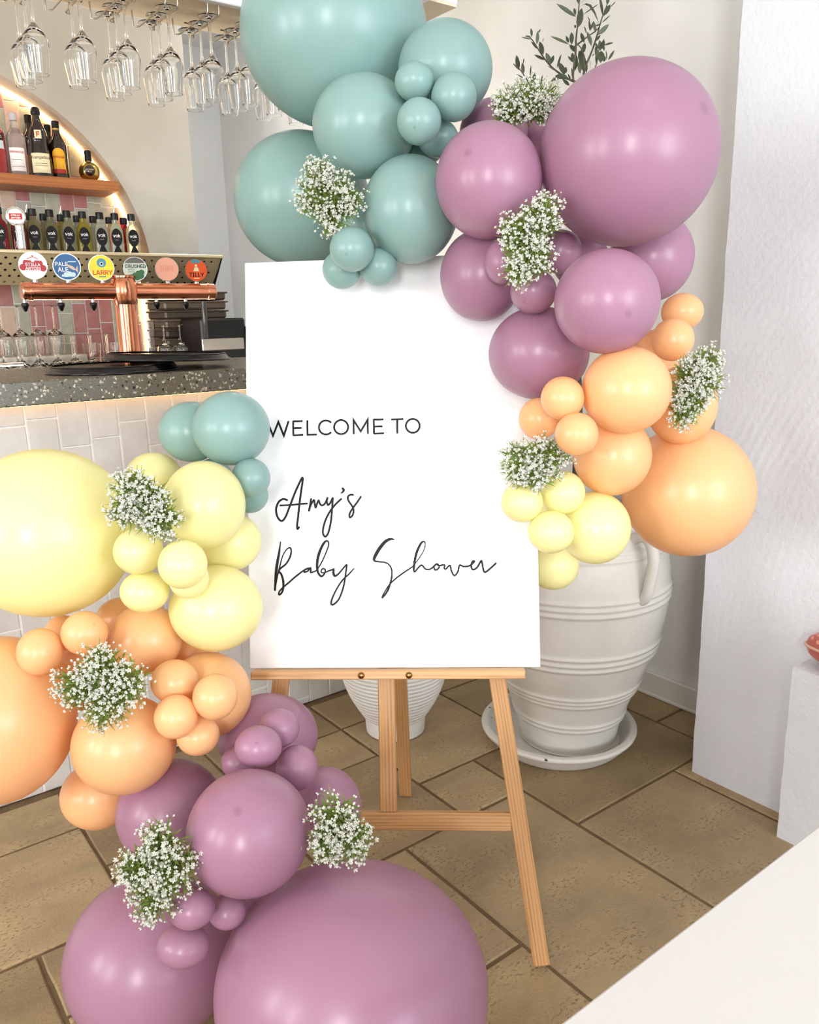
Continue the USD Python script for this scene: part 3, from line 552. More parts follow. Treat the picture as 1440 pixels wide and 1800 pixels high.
    'k4': {'col': 'peach', 'c': [0.4738, 1.2437, 0.5957], 'a': 0.0365, 'b': 0.0339, 'tip': None, 'label': 'small peach balloon, lowest of the group of four, above mauve balloons'},
    'M1': {'col': 'mauve', 'c': [0.6427, 1.3227, 0.5016], 'a': 0.097, 'b': 0.0814, 'tip': None, 'label': 'mauve balloon behind the small ones, under the left end of the ledge'},
    'M2': {'col': 'mauve', 'c': [0.5387, 1.1469, 0.5931], 'a': 0.0394, 'b': 0.0346, 'tip': [-0.391, -0.676, 0.624], 'label': 'small mauve balloon, front left one below the peach balloons'},
    'M3': {'col': 'mauve', 'c': [0.597, 1.1834, 0.5922], 'a': 0.0364, 'b': 0.0336, 'tip': None, 'label': 'small mauve balloon, top one lying against a larger mauve balloon'},
    'M4': {'col': 'mauve', 'c': [0.6066, 1.143, 0.5298], 'a': 0.0362, 'b': 0.0388, 'tip': None, 'label': 'small mauve balloon, right one above the large middle mauve balloon'},
    'M5': {'col': 'mauve', 'c': [0.5392, 1.2314, 0.5256], 'a': 0.0317, 'b': 0.0288, 'tip': None, 'label': 'small mauve balloon mostly hidden above the large middle mauve balloon'},
    'M6': {'col': 'mauve', 'c': [0.4761, 1.0702, 0.4998], 'a': 0.097, 'b': 0.0961, 'tip': [-0.371, -0.482, 0.793], 'label': 'large mauve balloon in the middle of the lower garland between two flower bunches'},
    'M7': {'col': 'mauve', 'c': [0.4443, 1.337, 0.4131], 'a': 0.0963, 'b': 0.094, 'tip': None, 'label': 'mauve balloon behind, below the large peach one and above flowers'},
    'M8': {'col': 'mauve', 'c': [0.6693, 1.1644, 0.4156], 'a': 0.0685, 'b': 0.0718, 'tip': None, 'label': 'mauve balloon behind the flower bunch beside the easel crossbar'},
    'M9': {'col': 'mauve', 'c': [0.3711, 1.3006, 0.1627], 'a': 0.1529, 'b': 0.1439, 'tip': None, 'label': 'giant mauve balloon on the floor at lower left'},
    'M10': {'col': 'mauve', 'c': [0.5854, 0.9577, 0.2255], 'a': 0.2218, 'b': 0.1917, 'tip': None, 'label': 'giant mauve balloon on the floor in the foreground, biggest of all'},
    'M11': {'col': 'mauve', 'c': [0.372, 1.0666, 0.4154], 'a': 0.0351, 'b': 0.0301, 'tip': None, 'label': 'small mauve balloon just below the flowers on the lower mauve cluster'},
    'M12': {'col': 'mauve', 'c': [0.4334, 1.0788, 0.3705], 'a': 0.0302, 'b': 0.0275, 'tip': None, 'label': 'small dark mauve balloon wedged below the large middle mauve balloon'},
    'M13': {'col': 'mauve', 'c': [0.3582, 1.0816, 0.3451], 'a': 0.0403, 'b': 0.0319, 'tip': None, 'label': 'small shiny mauve balloon lying on the giant lower left mauve balloon'},
    'M14': {'col': 'mauve', 'c': [0.5082, 1.1365, 0.347], 'a': 0.0422, 'b': 0.0368, 'tip': None, 'label': 'mauve balloon hidden behind, filling the gap under the large middle mauve balloon'},
    'K8': {'col': 'peach', 'c': [0.3977, 1.5812, 0.6148], 'a': 0.0757, 'b': 0.0728, 'tip': None, 'label': 'peach balloon hidden behind the flower bunch of the left peach cluster'},
    'O10': {'col': 'peach', 'c': [1.261, 1.064, 1.0431], 'a': 0.0507, 'b': 0.0517, 'tip': None, 'label': 'peach balloon hidden behind the trio and the mid-sized peach balloon'},
    'Y7': {'col': 'lemon', 'c': [1.1783, 1.0684, 0.9049], 'a': 0.0441, 'b': 0.0426, 'tip': None, 'label': 'lemon balloon hidden behind the three small ones at the right board edge'},
    'P10': {'col': 'mauve', 'c': [1.3589, 1.1914, 1.3959], 'a': 0.0578, 'b': 0.0587, 'tip': None, 'label': 'dark mauve balloon hidden between the giant mauve one and the one below it'},
    'T6': {'col': 'sage', 'c': [1.0209, 1.4756, 1.4734], 'a': 0.0638, 'b': 0.0577, 'tip': None, 'label': 'sage green balloon hidden right of the flower bunch among sage balloons'},
    'T7': {'col': 'sage', 'c': [1.1063, 1.3888, 1.6197], 'a': 0.0413, 'b': 0.0351, 'tip': None, 'label': 'sage green balloon hidden in the gap left of the upper mauve balloon'},
    'P11': {'col': 'mauve', 'c': [1.3697, 1.3271, 1.6596], 'a': 0.0528, 'b': 0.0505, 'tip': None, 'label': 'dark mauve balloon hidden behind the uppermost flowers, beside the giant one'},
}
for key, q in BAL.items():
    c, a, b_ = np.array(q['c']), q['a'], q['b']; g = math.sqrt(a*b_)
    r = random.Random(key)
    tip = np.array(q['tip']) if q['tip'] else unit(-FWD+RIGHT*r.uniform(-.35, .35)+UP*r.uniform(-.3, .3))
    V, Fc = sph if g > .06 else sph4
    V = V.copy()
    x, y, z = basis(tip, UP); W = V @ np.array([x, y, z])          # world directions, mesh z = tip
    E = W @ AX.T * np.array([a, b_, g])                            # balloon semi-axes
    cz = -V[:, 2]                                                  # neck side
    f = 1+.16*np.clip((cz-.80)/.20, 0, 1)**2.2+.0*cz
    E = (E*f[:, None]) @ AX
    L = E @ np.array([x, y, z]).T
    bl = thing('balloon', q['label'], 'balloon', group=GRP[q['col']], M=frame(x, y, z, c))
    obj('latex_skin', trimesh.Trimesh(L, Fc, process=False), M_bal[q['col'], 1 if q['tip'] else 0], bl, smooth=True)
    nz = L[:, 2].min()
    kn = lathe(smooth_prof([(.0, -.010), (.0075, -.0095), (.0042, -.004), (.0062, .0), (.003, .003), (.004, .006)], 3), 10)
    kn.apply_translation((0, 0, nz)); obj('knot', kn, M_bal[q['col'], 0], bl, smooth=True)

# ------------------------------------------------------------------ baby's breath bunches
M_stem = plain('flower_stem', lin(128, 146, 78), .55)
M_leafg = mat('thin_leaf', {'p': ('principled_bsdf', {'base_color': lin(128, 148, 70), 'roughness': .5}), 't': ('translucent_bsdf', {'color': lin(160, 186, 84)}), 'm': ('mix_closure', {'fac': .25})}, [('p.BSDF', 'm.closure1'), ('t.BSDF', 'm.closure2')], 'm.closure')
M_petal = mat('white_petal', {'p': ('principled_bsdf', {'base_color': lin(228, 227, 218), 'roughness': .5}), 't': ('translucent_bsdf', {'color': lin(220, 222, 205)}), 'm': ('mix_closure', {'fac': .3})}, [('p.BSDF', 'm.closure1'), ('t.BSDF', 'm.closure2')], 'm.closure')
def blossom():
    v, f = [(0, 0, -.0012)], []
    for k in range(5):
        a = k*2*math.pi/5
        d, e = np.array([math.cos(a), math.sin(a), 0]), np.array([-math.sin(a), math.cos(a), 0])
        i = len(v); v += [tuple(d*.0022+e*.0014+np.array([0, 0, .0006])), tuple(d*.0022-e*.0014+np.array([0, 0, .0006])), tuple(d*.0042+e*.0009+np.array([0, 0, .0022])), tuple(d*.0042-e*.0009+np.array([0, 0, .0022]))]
        f += [(0, i+1, i), (i, i+1, i+3), (i, i+3, i+2)]
    return np.array(v, float), np.array(f)
BLV, BLF = blossom()
bud0 = trimesh.creation.icosphere(1); BUV, BUF = bud0.vertices*np.array([.0021, .0021, .0025]), bud0.faces
def scatter(V, Fc, P, D, S, rng):
    out_v, out_f, n = [], [], len(V)
    for i, (p, d, s) in enumerate(zip(P, D, S)):
        x, y, z = basis(d, rng.normal(size=3)); out_v.append((V*s) @ np.array([x, y, z])+p); out_f.append(Fc+i*n)
    return trimesh.Trimesh(np.vstack(out_v), np.vstack(out_f), process=False)
def bunch(label, depth, lobes, seed, dens=1.0):
    rng = np.random.default_rng(seed)
    cx, cy = np.mean([l[0] for l in lobes]), np.mean([l[1] for l in lobes])
    C0 = atd(cx, cy, depth)
    t = thing('flower_bunch', label, 'flowers', loc=C0, group="baby's breath bunches in the garland")
    stems, leaves, fp, fd, fs, bp_, bd, bs = [], [], [], [], [], [], [], []
    for lx, ly_, lr in lobes:
        O = atd(lx, ly_, depth)-C0; R = lr*depth/FPX
        root = O*.6+FWD*R*.95
        n = int(dens*(30+R*R*17000))
        for _ in range(n):
            u = rng.normal(size=3); u /= np.linalg.norm(u); u[2] = abs(u[2])*.9
            rad = rng.uniform(.5, 1.0)**.6*R*(.93+.16*rng.normal()*.5)
            e = O+(RIGHT*u[0]+UP*u[1])*rad-FWD*u[2]*rad*.62
            mid = root*.45+e*.55+rng.normal(size=3)*R*.09
            stems.append(tube(spline([root, mid, e], 3), [.0009, .0009, .0008, .0007, .0006, .0005, .0005][:7], 4, False))
            d = unit(e-mid)
            for q in range(rng.integers(3, 5)):
                dd = unit(d+rng.normal(size=3)*.62); ln = rng.uniform(.006, .017); p1 = e+dd*ln
                stems.append(tube([e-d*.003, e+dd*ln*.5, p1], .00042, 3, False))
                if rng.random() < .5: fp.append(p1); fd.append(unit(dd-FWD*.5)); fs.append(rng.uniform(.5, .98))
                else: bp_.append(p1); bd.append(dd); bs.append(rng.uniform(.55, 1.05))
            for q in range(6):
                a = root*.35+e*.65 if q else mid; dd = unit(d*.7+rng.normal(size=3)*.75); ln = rng.uniform(.014, .034); w = rng.uniform(.0009, .002); sd = unit(np.cross(dd, FWD+rng.normal(size=3)*.4))
                a = a+rng.normal(size=3)*R*.08
                leaves.append(trimesh.Trimesh([a, a+dd*ln*.45+sd*w-FWD*.0004, a+dd*ln, a+dd*ln*.45-sd*w-FWD*.0004], [(0, 1, 2), (0, 2, 3)], process=False))
    obj('stems', cat_(stems), M_stem, t, kind='stuff', smooth=True); obj('leaves', cat_(leaves), M_leafg, t, kind='stuff')
    obj('blossoms', scatter(BLV, BLF, fp, fd, fs, rng), M_petal, t, kind='stuff'); obj('buds', scatter(BUV, BUF, bp_, bd, bs, rng), M_petal, t, kind='stuff', smooth=True)
bunch('white flower bunch among the sage green balloons', 1.53, [(566, 348, 50), (606, 345, 38), (588, 388, 30), (562, 308, 26)], 1)
bunch('uppermost white flower bunch, below the olive branches', 1.50, [(895, 192, 36), (930, 182, 42), (958, 178, 34)], 2)
bunch('white flower bunch in the middle of the mauve balloons', 1.38, [(958, 378, 36), (915, 410, 42), (935, 450, 42), (908, 476, 24)], 3)
bunch('curved white flower bunch on the right, beside the pillar', 1.45, [(1240, 640, 30), (1216, 665, 34), (1215, 700, 30), (1200, 726, 22), (1240, 672, 26)], 4)
bunch('white flower bunch at the right board edge, between peach and lemon balloons', 1.43, [(915, 812, 40), (960, 805, 42), (940, 835, 28)], 5)
bunch('white flower bunch in the lemon balloons at left', 1.33, [(238, 862, 42), (262, 890, 46), (284, 918, 34), (222, 895, 32)], 6)
bunch('white flower bunch in the peach balloons at left', 1.33, [(180, 1180, 52), (135, 1205, 42), (220, 1200, 44), (185, 1245, 42)], 7, .85)
bunch('white flower bunch lowest of all, at the left of the large mauve balloon', 1.22, [(285, 1480, 40), (250, 1525, 42), (300, 1530, 48), (272, 1585, 38)], 8)
bunch('white flower bunch on the giant foreground balloon beside the easel', 1.26, [(590, 1435, 42), (618, 1470, 42), (580, 1480, 38)], 9)

# ------------------------------------------------------------------ urn, small pot, olive tree
M_urn = mottled('chalky_white_paint', lin(206, 201, 191), lin(218, 213, 204), 7, .6, .22, 45, dist=.003)
def chipped(name):
    nd = {'g': ('geometry', {}), 'n': ('noise_texture', {'scale': 38.0, 'detail': 4.0}), 'n2': ('noise_texture', {'scale': 6.0, 'detail': 2.0}), 'r': ('map_range', {'from_min': .66, 'from_max': .68, 'clamp': True}), 'r2': ('map_range', {'from_min': .5, 'from_max': .56, 'clamp': True}),
          'mm': ('math', {'math_type': 'multiply'}), 'mx': ('mix_color', {'a': lin(218, 213, 204), 'b': lin(60, 48, 40)}), 'b': ('bump', {'strength': .2, 'distance': .002}), 'p': ('principled_bsdf', {'roughness': .55})}
    return mat(name, nd, [('g.position', 'n.vector'), ('g.position', 'n2.vector'), ('n.fac', 'r.value'), ('n2.fac', 'r2.value'), ('r.result', 'mm.value1'), ('r2.result', 'mm.value2'), ('mm.value', 'mx.fac'), ('mx.result', 'p.base_color'), ('n.fac', 'b.height'), ('b.normal', 'p.normal')])
M_chip = chipped('chipped_white_paint')
UX, UY = 1.775, 1.555
tag(obj('urn_saucer', lathe(smooth_prof([(0, .004), (.12, .004), (.175, .0), (.195, .006), (.229, .044), (.236, .052), (.235, .060), (.226, .062), (.213, .058), (.19, .02), (.16, .016), (0, .016)], 4), 72), M_chip, None, M=frame((1, 0, 0), (0, 1, 0), (0, 0, 1), (UX-.028, UY+.016, .0)), smooth=50), 'chipped white saucer on the floor under the big urn', 'saucer')
prof = [(0, .0), (.135, .0), (.146, .008), (.153, .05), (.166, .095), (.190, .16), (.214, .22), (.236, .275), (.256, .335), (.270, .40), (.278, .46), (.281, .52), (.276, .58), (.262, .64), (.24, .685), (.222, .705)]
P = smooth_prof(prof, 8)
ridges = [.088, .103, .182, .196, .210, .314, .333, .353, .484, .502, .520, .632, .650]
rr = P[:, 0].copy()
zz = np.linspace(0, .705, 420); rad = np.interp(zz, P[4:, 1], P[4:, 0])
for zr in ridges: rad = rad+.0052*np.exp(-((zz-zr)/.0062)**2)
pf = np.vstack([[(0, 0), (.13, 0)], np.c_[rad, zz], smooth_prof([(.222, .705), (.23, .716), (.243, .725), (.248, .735), (.243, .745), (.225, .747), (.212, .74), (.208, .72), (.215, .66)], 5), [(0, .66)]])
urn = thing('urn', 'tall white ribbed clay urn with looped handles standing in a saucer', 'urn', loc=(UX, UY, .0165))
obj('body', lathe(pf, 96), M_urn, urn, smooth=45)
# handles: one towards the viewer's right of the front, its twin opposite
hd = unit((onz(1118, 1000, .55)-np.array([UX, UY, .55]))*np.array([1, 1, 0]))
hp = atd(1112, 955, 1.0)
for ang in (math.radians(-97), math.radians(-97)+math.pi):
    d = np.array([math.cos(ang), math.sin(ang), 0])
    pts = [d*.226+np.array([0, 0, .668]), d*.262+np.array([0, 0, .69]), d*.295+np.array([0, 0, .685]), d*.312+np.array([0, 0, .64]), d*.304+np.array([0, 0, .58]), d*.294+np.array([0, 0, .535]), d*.275+np.array([0, 0, .515])]
    obj('handle', tube(spline(pts, 6), .0155, 14), M_urn, urn, smooth=True)
obj('soil', lathe([(0, .668), (.1, .672), (.2125, .664)], 32), plain('potting_soil', lin(58, 44, 34), .95), urn)

SX, SY = 1.395, 1.945
zz = np.linspace(.055, .42, 360); core = smooth_prof([(.096, .05), (.118, .085), (.140, .125), (.156, .165), (.168, .21), (.176, .26), (.178, .31), (.172, .36), (.158, .41), (.15, .43)], 8)
rad = np.interp(zz, core[:, 1], core[:, 0])
ph = (zz-.055)/.0135*2*np.pi; rad = rad+.0028*(np.abs(np.sin(ph/2))-.6)
pf = np.vstack([[(0, 0), (.086, 0), (.0935, .004), (.0955, .03), (.096, .055)], np.c_[rad, zz], [(.155, .43), (.162, .437), (.162, .45), (.15, .452), (.142, .43), (.145, .38), (0, .38)]])
sp = thing('small_pot', 'round white pot with close horizontal ribs, behind the easel legs', 'pot', loc=(SX, SY, 0))
obj('body', lathe(pf, 80), plain('satin_white_pot', lin(234, 232, 226), .45), sp, smooth=50)
obj('soil', lathe([(0, .392), (.144, .385)], 24), '/World/Looks/potting_soil', sp)

M_bark = mottled('olive_bark', lin(70, 62, 50), lin(98, 90, 74), 40, .85, .5, 90)
M_olive = mat('olive_leaf', {'o': ('object_info', {}), 'r': ('rgb_ramp', {'ramp': [(0, lin(50, 56, 42)), (.6, lin(72, 80, 58)), (1, lin(96, 104, 76))]}), 'p': ('principled_bsdf', {'roughness': .5}), 't': ('translucent_bsdf', {'color': lin(96, 110, 60)}), 'm': ('mix_closure', {'fac': .12})},
              [('o.random', 'r.fac'), ('r.color', 'p.base_color'), ('p.BSDF', 'm.closure1'), ('t.BSDF', 'm.closure2')], 'm.closure')
OD = 2.085
tree = thing('olive_tree', 'slim olive tree growing from the white urn, its sprigs above the balloons', 'tree', loc=(UX, UY, .684))
TO = np.array([UX, UY, .684])
ro = random.Random(4)
def opx(x, y, dd=0.0): return atd(880+x/6.26, y/6.26, OD+dd)-TO
fork = opx(905, 900)
trunk = [np.zeros(3), np.array([.006, -.004, .3]), np.array([-.008, .006, .62]), np.array([.0, .0, fork[2]-.35])*1.0, fork*np.array([.6, .6, 1])-np.array([0, 0, .15]), fork]
obj('trunk', tube(spline(trunk, 6), np.linspace(.013, .006, 31), 10), M_bark, tree, smooth=True)
brs = [([(905, 900), (640, 1130), (440, 1080), (370, 1000), (300, 890), (210, 760), (140, 700)], -.03), ([(905, 900), (790, 890), (600, 770), (480, 640), (350, 440), (280, 400)], .03), ([(905, 900), (800, 880), (825, 600), (830, 450), (845, 300), (860, 100), (872, -10), (880, -150)], 0),
       ([(905, 900), (930, 750), (1000, 580), (1060, 400), (1110, 220), (1170, 60), (1220, -90)], .05), ([(820, 510), (950, 410), (1060, 330), (1100, 262)], .02), ([(930, 760), (900, 560), (835, 470)], -.02), ([(905, 900), (1010, 800), (1060, 690), (1090, 520), (1140, 430)], -.05)]
for pts, dd in brs:
    n = len(pts); P3 = spline([opx(x, y, dd*i/(n-1)) for i, (x, y) in enumerate(pts)], 5)
    obj('branch', tube(P3, np.linspace(.0032 if len(pts) > 5 else .0022, .0009, len(P3)), 7), M_bark, tree, smooth=True)
LV = [(200,770,175,605,40),(210,775,138,700,22),(250,820,240,685,36),(285,885,170,815,28),(345,945,318,830,34),(360,945,375,795,38),(325,850,335,715,14),(345,1000,312,930,55),(440,950,462,825,18),(250,700,258,640,12),
 (345,405,335,310,26),(340,410,270,395,18),(335,435,230,408,14),(400,490,410,340,36),(410,540,335,455,24),(470,605,430,455,45),(490,660,370,603,26),(555,710,500,580,44),(555,705,585,610,36),(620,750,668,595,20),(600,780,515,725,14),(700,825,645,685,58),(700,815,720,735,40),(415,365,440,320,14),(460,470,470,410,14),(770,885,550,900,52),(760,940,680,870,30),
 (830,185,615,42,40),(825,170,810,88,28),(845,310,895,90,70),(830,305,812,275,22),(755,490,548,398,34),(750,470,720,395,26),(785,490,782,355,42),(830,580,760,490,55),(910,160,1085,40,12),(880,50,935,-20,14),(860,45,850,-60,40),(800,690,740,615,28),(800,680,790,580,36),(820,780,830,600,60),(880,660,860,560,60),(920,800,885,545,65),(945,800,925,640,40),(880,810,850,680,40),(795,880,780,740,24),(775,885,740,810,18),
 (1125,170,1090,-40,34),(1135,175,1210,50,46),(1170,50,1190,-40,34),(1210,80,1270,15,10),(1110,255,1210,165,12),(1070,385,1192,268,44),(1000,505,955,350,44),(985,345,975,220,26),(985,240,960,180,16),(945,370,920,285,20),(920,470,885,360,36),(1050,360,1020,230,30),(1050,450,1100,385,22),(990,330,1030,230,24),(1055,260,1100,225,20),(1040,290,1110,262,18),
 (1140,500,1243,468,26),(1060,640,1050,500,34),(1100,690,1110,560,70),(1100,560,1090,440,40),(1110,540,1140,440,40),(1140,680,1140,610,34),(1170,665,1160,550,20),(1185,665,1253,552,24),(985,760,980,650,34),(1050,700,1055,580,30),(1080,540,1030,460,26),(1010,620,1035,590,16),(1140,560,1120,480,30),(900,600,930,470,40)]
def leaf(a, b, w, bend=0.0):
    d = b-a; L = np.linalg.norm(d); d = d/L
    nrm = unit(-FWD+ro.uniform(-.4, .4)*RIGHT+ro.uniform(-.4, .4)*UP); s = unit(np.cross(d, nrm)); nn = np.cross(s, d)
    T = [0, .08, .25, .5, .75, .92, 1.]; Wd = [.06, .3, .8, 1.0, .75, .3, .02]; v, f = [], []
    for t, k in zip(T, Wd):
        c = a+d*L*t+UP*bend*math.sin(math.pi*t)
        v += [c-s*w/2*k+nn*w*.12*k, c, c+s*w/2*k+nn*w*.12*k]
    for i in range(len(T)-1):
        p = 3*i; f += [(p, p+1, p+4), (p, p+4, p+3), (p+1, p+2, p+5), (p+1, p+5, p+4)]
    return trimesh.Trimesh(v, f, process=False)
for x0, y0, x1, y1, w in LV:
    dd = ro.uniform(-.045, .045); obj('leaf', leaf(opx(x0, y0, dd), opx(x1, y1, dd+ro.uniform(-.03, .03)), w/6.26*OD/FPX*1.2, .012 if (x1, y1) == (550, 900) else 0.0), M_olive, tree, smooth=True)
obj('leaf', (lambda m: m)(leaf(opx(885, 68), opx(1080, 250), 40/6.26*OD/FPX, .022)), M_olive, tree, smooth=True)

# ------------------------------------------------------------------ table in the foreground, cushion
M_table = plain('white_laminate', lin(209, 205, 201), .35)
tb = thing('table', 'plain white table top in the near right corner', 'table', loc=(.8, -.12, 0))
obj('table_top', cbox(-.75, .86, -.58, .475, .722, .75, .003), M_table, tb)
obj('pedestal', lathe([(0, .012), (.03, .012), (.03, .722), (0, .722)], 24), M_black, tb, smooth=40)
obj('base', lathe([(0, 0), (.26, 0), (.26, .008), (.05, .014), (0, .014)], 40), M_black, tb, smooth=40)
def cushion_mat():
    nd = {'g': ('geometry', {}), 'v': ('voronoi_texture', {'scale': 62.0}), 'mr': ('map_range', {'from_min': .3, 'from_max': .36, 'clamp': True}), 'mx': ('mix_color', {'a': lin(214, 140, 122), 'b': lin(176, 86, 76)}), 'n': ('noise_texture', {'scale': 260.0}), 'b': ('bump', {'strength': .3, 'distance': .002}), 'p': ('principled_bsdf', {'roughness': .8, 'sheen_weight': .4})}
    return mat('patterned_velvet', nd, [('g.position', 'v.vector'), ('v.distance', 'mr.value'), ('mr.result', 'mx.fac'), ('mx.result', 'p.base_color'), ('g.position', 'n.vector'), ('n.fac', 'b.height'), ('b.normal', 'p.normal')])
cu = thing('cushion', 'dusty red patterned cushion on the white ledge at the right edge', 'cushion', loc=(1.851, .645, .459))
q = trimesh.creation.icosphere(4); v = q.vertices
v = np.sign(v)*np.abs(v)**.72; v = v/np.max(np.abs(v), 0)*np.array([.045, .236, .052]); v[:, 2] += .0525
obj('cover', trimesh.Trimesh(v, q.faces, process=False), cushion_mat(), cu, smooth=True)
a = np.linspace(0, 2*np.pi, 60); ring = np.c_[np.sign(np.cos(a))*np.abs(np.cos(a))**.72*.046, np.sign(np.sin(a))*np.abs(np.sin(a))**.72*.239, np.full(60, .0525)]
obj('piping', tube(ring, .0035, 8), plain('cushion_piping', lin(206, 168, 146), .7), cu, smooth=True)
# ------------------------------------------------------------------ overhead glass rack
M_rackwood = mottled('rack_underside', lin(226, 206, 174), lin(236, 220, 192), 5, .6, .1, 60)
RZ = 2.036
rack = thing('glass_rack', 'white hanging rack above the bar with wire rails for glasses', 'glass rack', loc=(0, 0, 0))
obj('underside_board', cbox(-.4, 1.50, 2.012, 2.235, RZ, RZ+.02, .002), M_rackwood, rack)
obj('fascia', cbox(-.4, 1.50, 1.992, 2.012, RZ-.012, RZ+.5, .002), M_white, rack)
obj('rear_fascia', cbox(-.4, 1.50, 2.235, 2.25, RZ+.004, RZ+.5, .002), M_white, rack)
obj('end_return', cbox(1.26, 1.49, 1.725, 1.992, RZ+.004, RZ+.5, .002), M_white, rack, label='white boxed end of the rack')
obj('end_underside', box(1.262, 1.488, 1.727, 1.99, RZ-.002, RZ+.004), M_rackwood, rack)
obj('end_block', cbox(1.33, 1.40, 1.70, 1.80, RZ-.004, RZ+.5, .002), M_white, rack)
for xs in np.arange(.595, 1.4, .1):
    obj('slot', box(xs-.022, xs+.022, 2.2, 2.206, RZ-.0008, RZ+.001), M_blackm, rack)
slots = [.455, .555, .655, .758, .860, .964, 1.062, 1.162, 1.262]
M_wire = plain('rack_wire', lin(196, 186, 170), .25, metallic=1.0)
for xs in slots:
    y0, y1 = 2.010, 2.188
    for sx in (-1, 1):
        x = xs+sx*.0145
        obj('rail', tube([(x, y0, RZ), (x, y0, 2.006), (x, y0+.006, 2.0), (x, y1-.006, 2.0), (x+sx*.004, y1, 2.0), (x+sx*.012, y1+.004, 2.0), (x+sx*.013, y1+.004, RZ)], .0019, 6), M_wire, rack, smooth=True)
def wine_glass(h, rmax, rim, bowl_h, foot):
    t = .0012
    zb = h-bowl_h
    outer = smooth_prof([(foot, 0), (foot, .0009), (foot*.6, .0016), (foot*.25, .0026), (.0042, .006), (.0034, .014), (.0032, zb*.6), (.0042, zb-.008), (.010, zb+.002), (rmax*.72, zb+bowl_h*.16), (rmax*.96, zb+bowl_h*.30), (rmax, zb+bowl_h*.42), ((rmax+rim)/2, zb+bowl_h*.75), (rim, h)], 5)
    inner = smooth_prof([(rim-t, h), ((rmax+rim)/2-t, zb+bowl_h*.75), (rmax-t, zb+bowl_h*.42), (rmax*.96-t, zb+bowl_h*.30), (rmax*.70, zb+bowl_h*.19), (.006, zb+.010), (0, zb+.008)], 5)
    return lathe(np.vstack([[(0, 0)], outer, inner]), 28)
flute = wine_glass(.186, .0268, .0205, .098, .027)
flip = frame((1, 0, 0), (0, -1, 0), (0, 0, -1), (0, 0, 0))
hang = xf(flute, flip)
first = None
rows = ['nearest the room', 'in the middle', 'at the back']
def copy_of(first, name, M, label, group):
    r = UsdGeom.Xform.Define(stage, numbered('/World', name)).GetPrim()
    r.GetReferences().AddInternalReference(first.GetPath()); r.SetInstanceable(True)
    UsdGeom.Xformable(r).ClearXformOpOrder()
    op = UsdGeom.Xformable(r).MakeMatrixXform(); op.Set(Gf.Matrix4d(np.asarray(M, float).tolist()))
    return tag(r, label, None, group)
ordn = ['first', 'second', 'third', 'fourth', 'fifth', 'sixth', 'seventh', 'eighth', 'ninth']
ry = random.Random(3)
for i, xs in enumerate(slots[1:], 1):
    for j, yy in enumerate((2.036, 2.096, 2.156)):
        if i == 2 and j == 2: continue
        M = frame((1, 0, 0), (0, 1, 0), (0, 0, 1), (xs+ry.uniform(-.002, .002), yy, 2.0032))
        lab = f'clear stemmed glass hanging in the {ordn[i-1]} rack slot from the left, {rows[j]}'
        if first is None:
            first = thing('hanging_glass', lab, 'glass', M=M, group='glasses hanging from the rack'); obj('glass_body', hang, M_glass, first, smooth=45)
        else: copy_of(first, 'hanging_glass', M, lab, 'glasses hanging from the rack').SetCustomDataByKey('category', 'glass')

# ------------------------------------------------------------------ spirits on the shelf and in the perforated rail
def put(text_mesh, r, z0, ang=0.0):
    """wraps flat lettering (x,y) round a bottle of radius r at height z0"""
    v = text_mesh.vertices; a = v[:, 0]/r-math.pi/2+ang
    return trimesh.Trimesh(np.c_[(r+v[:, 2])*np.cos(a), (r+v[:, 2])*np.sin(a), z0+v[:, 1]], text_mesh.faces, process=False)
def wrap(w, h, r, z0, ang=0.0, arch_top=0.0, d=.0006):
    g = sbox(-w/2, -h/2, w/2, h/2)
    if arch_top: g = g.union(Point(0, 0).buffer(1, 24).intersection(sbox(-2, 0, 2, 2)).simplify(.001)) if False else unary_union([g, Polygon([(w/2*math.cos(t), h/2+arch_top*math.sin(t)) for t in np.linspace(0, math.pi, 20)])])
    m = extr(unary_union([g.intersection(sbox(-w/2+k*w/12, -9, -w/2+(k+1)*w/12, 9)) for k in range(12)]) if False else g, d)
    V, Fc = trimesh.remesh.subdivide_to_size(m.vertices, m.faces, .006); return put(trimesh.Trimesh(V, Fc, process=False), r, z0, ang)
BAX, BYS = {}, 3.785
toward = math.atan2(-3.78, -1.0)+math.pi/2      # labels turned a little to the room
def bottle(name, px, label, prof, gmat, cap_prof, capmat, y=BYS, z=SHZ, n=28, turn=0.0, cat='bottle', group='spirit bottles on the shelf'):
    p = ony(px, 300, y); M = frame((math.cos(turn), math.sin(turn), 0), (-math.sin(turn), math.cos(turn), 0), (0, 0, 1), (p[0], y, z+.0004))
    t = thing(name, label, cat, M=M, group=group)
    obj('bottle_body', lathe(smooth_prof(prof, 4), n), gmat, t, smooth=50)
    obj('cap', lathe(cap_prof, 20), capmat, t, smooth=40)
    return t
M_darkg = plain('dark_brown_glass', lin(30, 14, 8), .08, coat_weight=.5)
M_redl = plain('red_liqueur', lin(150, 18, 16), .08, coat_weight=.5)
M_clearb = mat('clear_bottle', {'p': ('principled_bsdf', {'base_color': (.93, .93, .92), 'roughness': .02, 'transmission_weight': .85, 'ior': 1.4})})
M_gold = plain('gold_foil', lin(196, 172, 96), .24, metallic=1.0)
M_paper = plain('cream_label', lin(226, 214, 178), .6); M_whitel = plain('white_label', lin(238, 234, 232), .6); M_yel = plain('yellow_label', lin(226, 168, 24), .5)
M_redink = plain('red_print', lin(168, 30, 34), .5); M_brownink = plain('brown_print', lin(70, 44, 24), .5); M_bluel = plain('pale_blue_label', lin(196, 214, 216), .55); M_grey = plain('grey_cap', lin(190, 184, 190), .4)
TT = math.radians(-15)
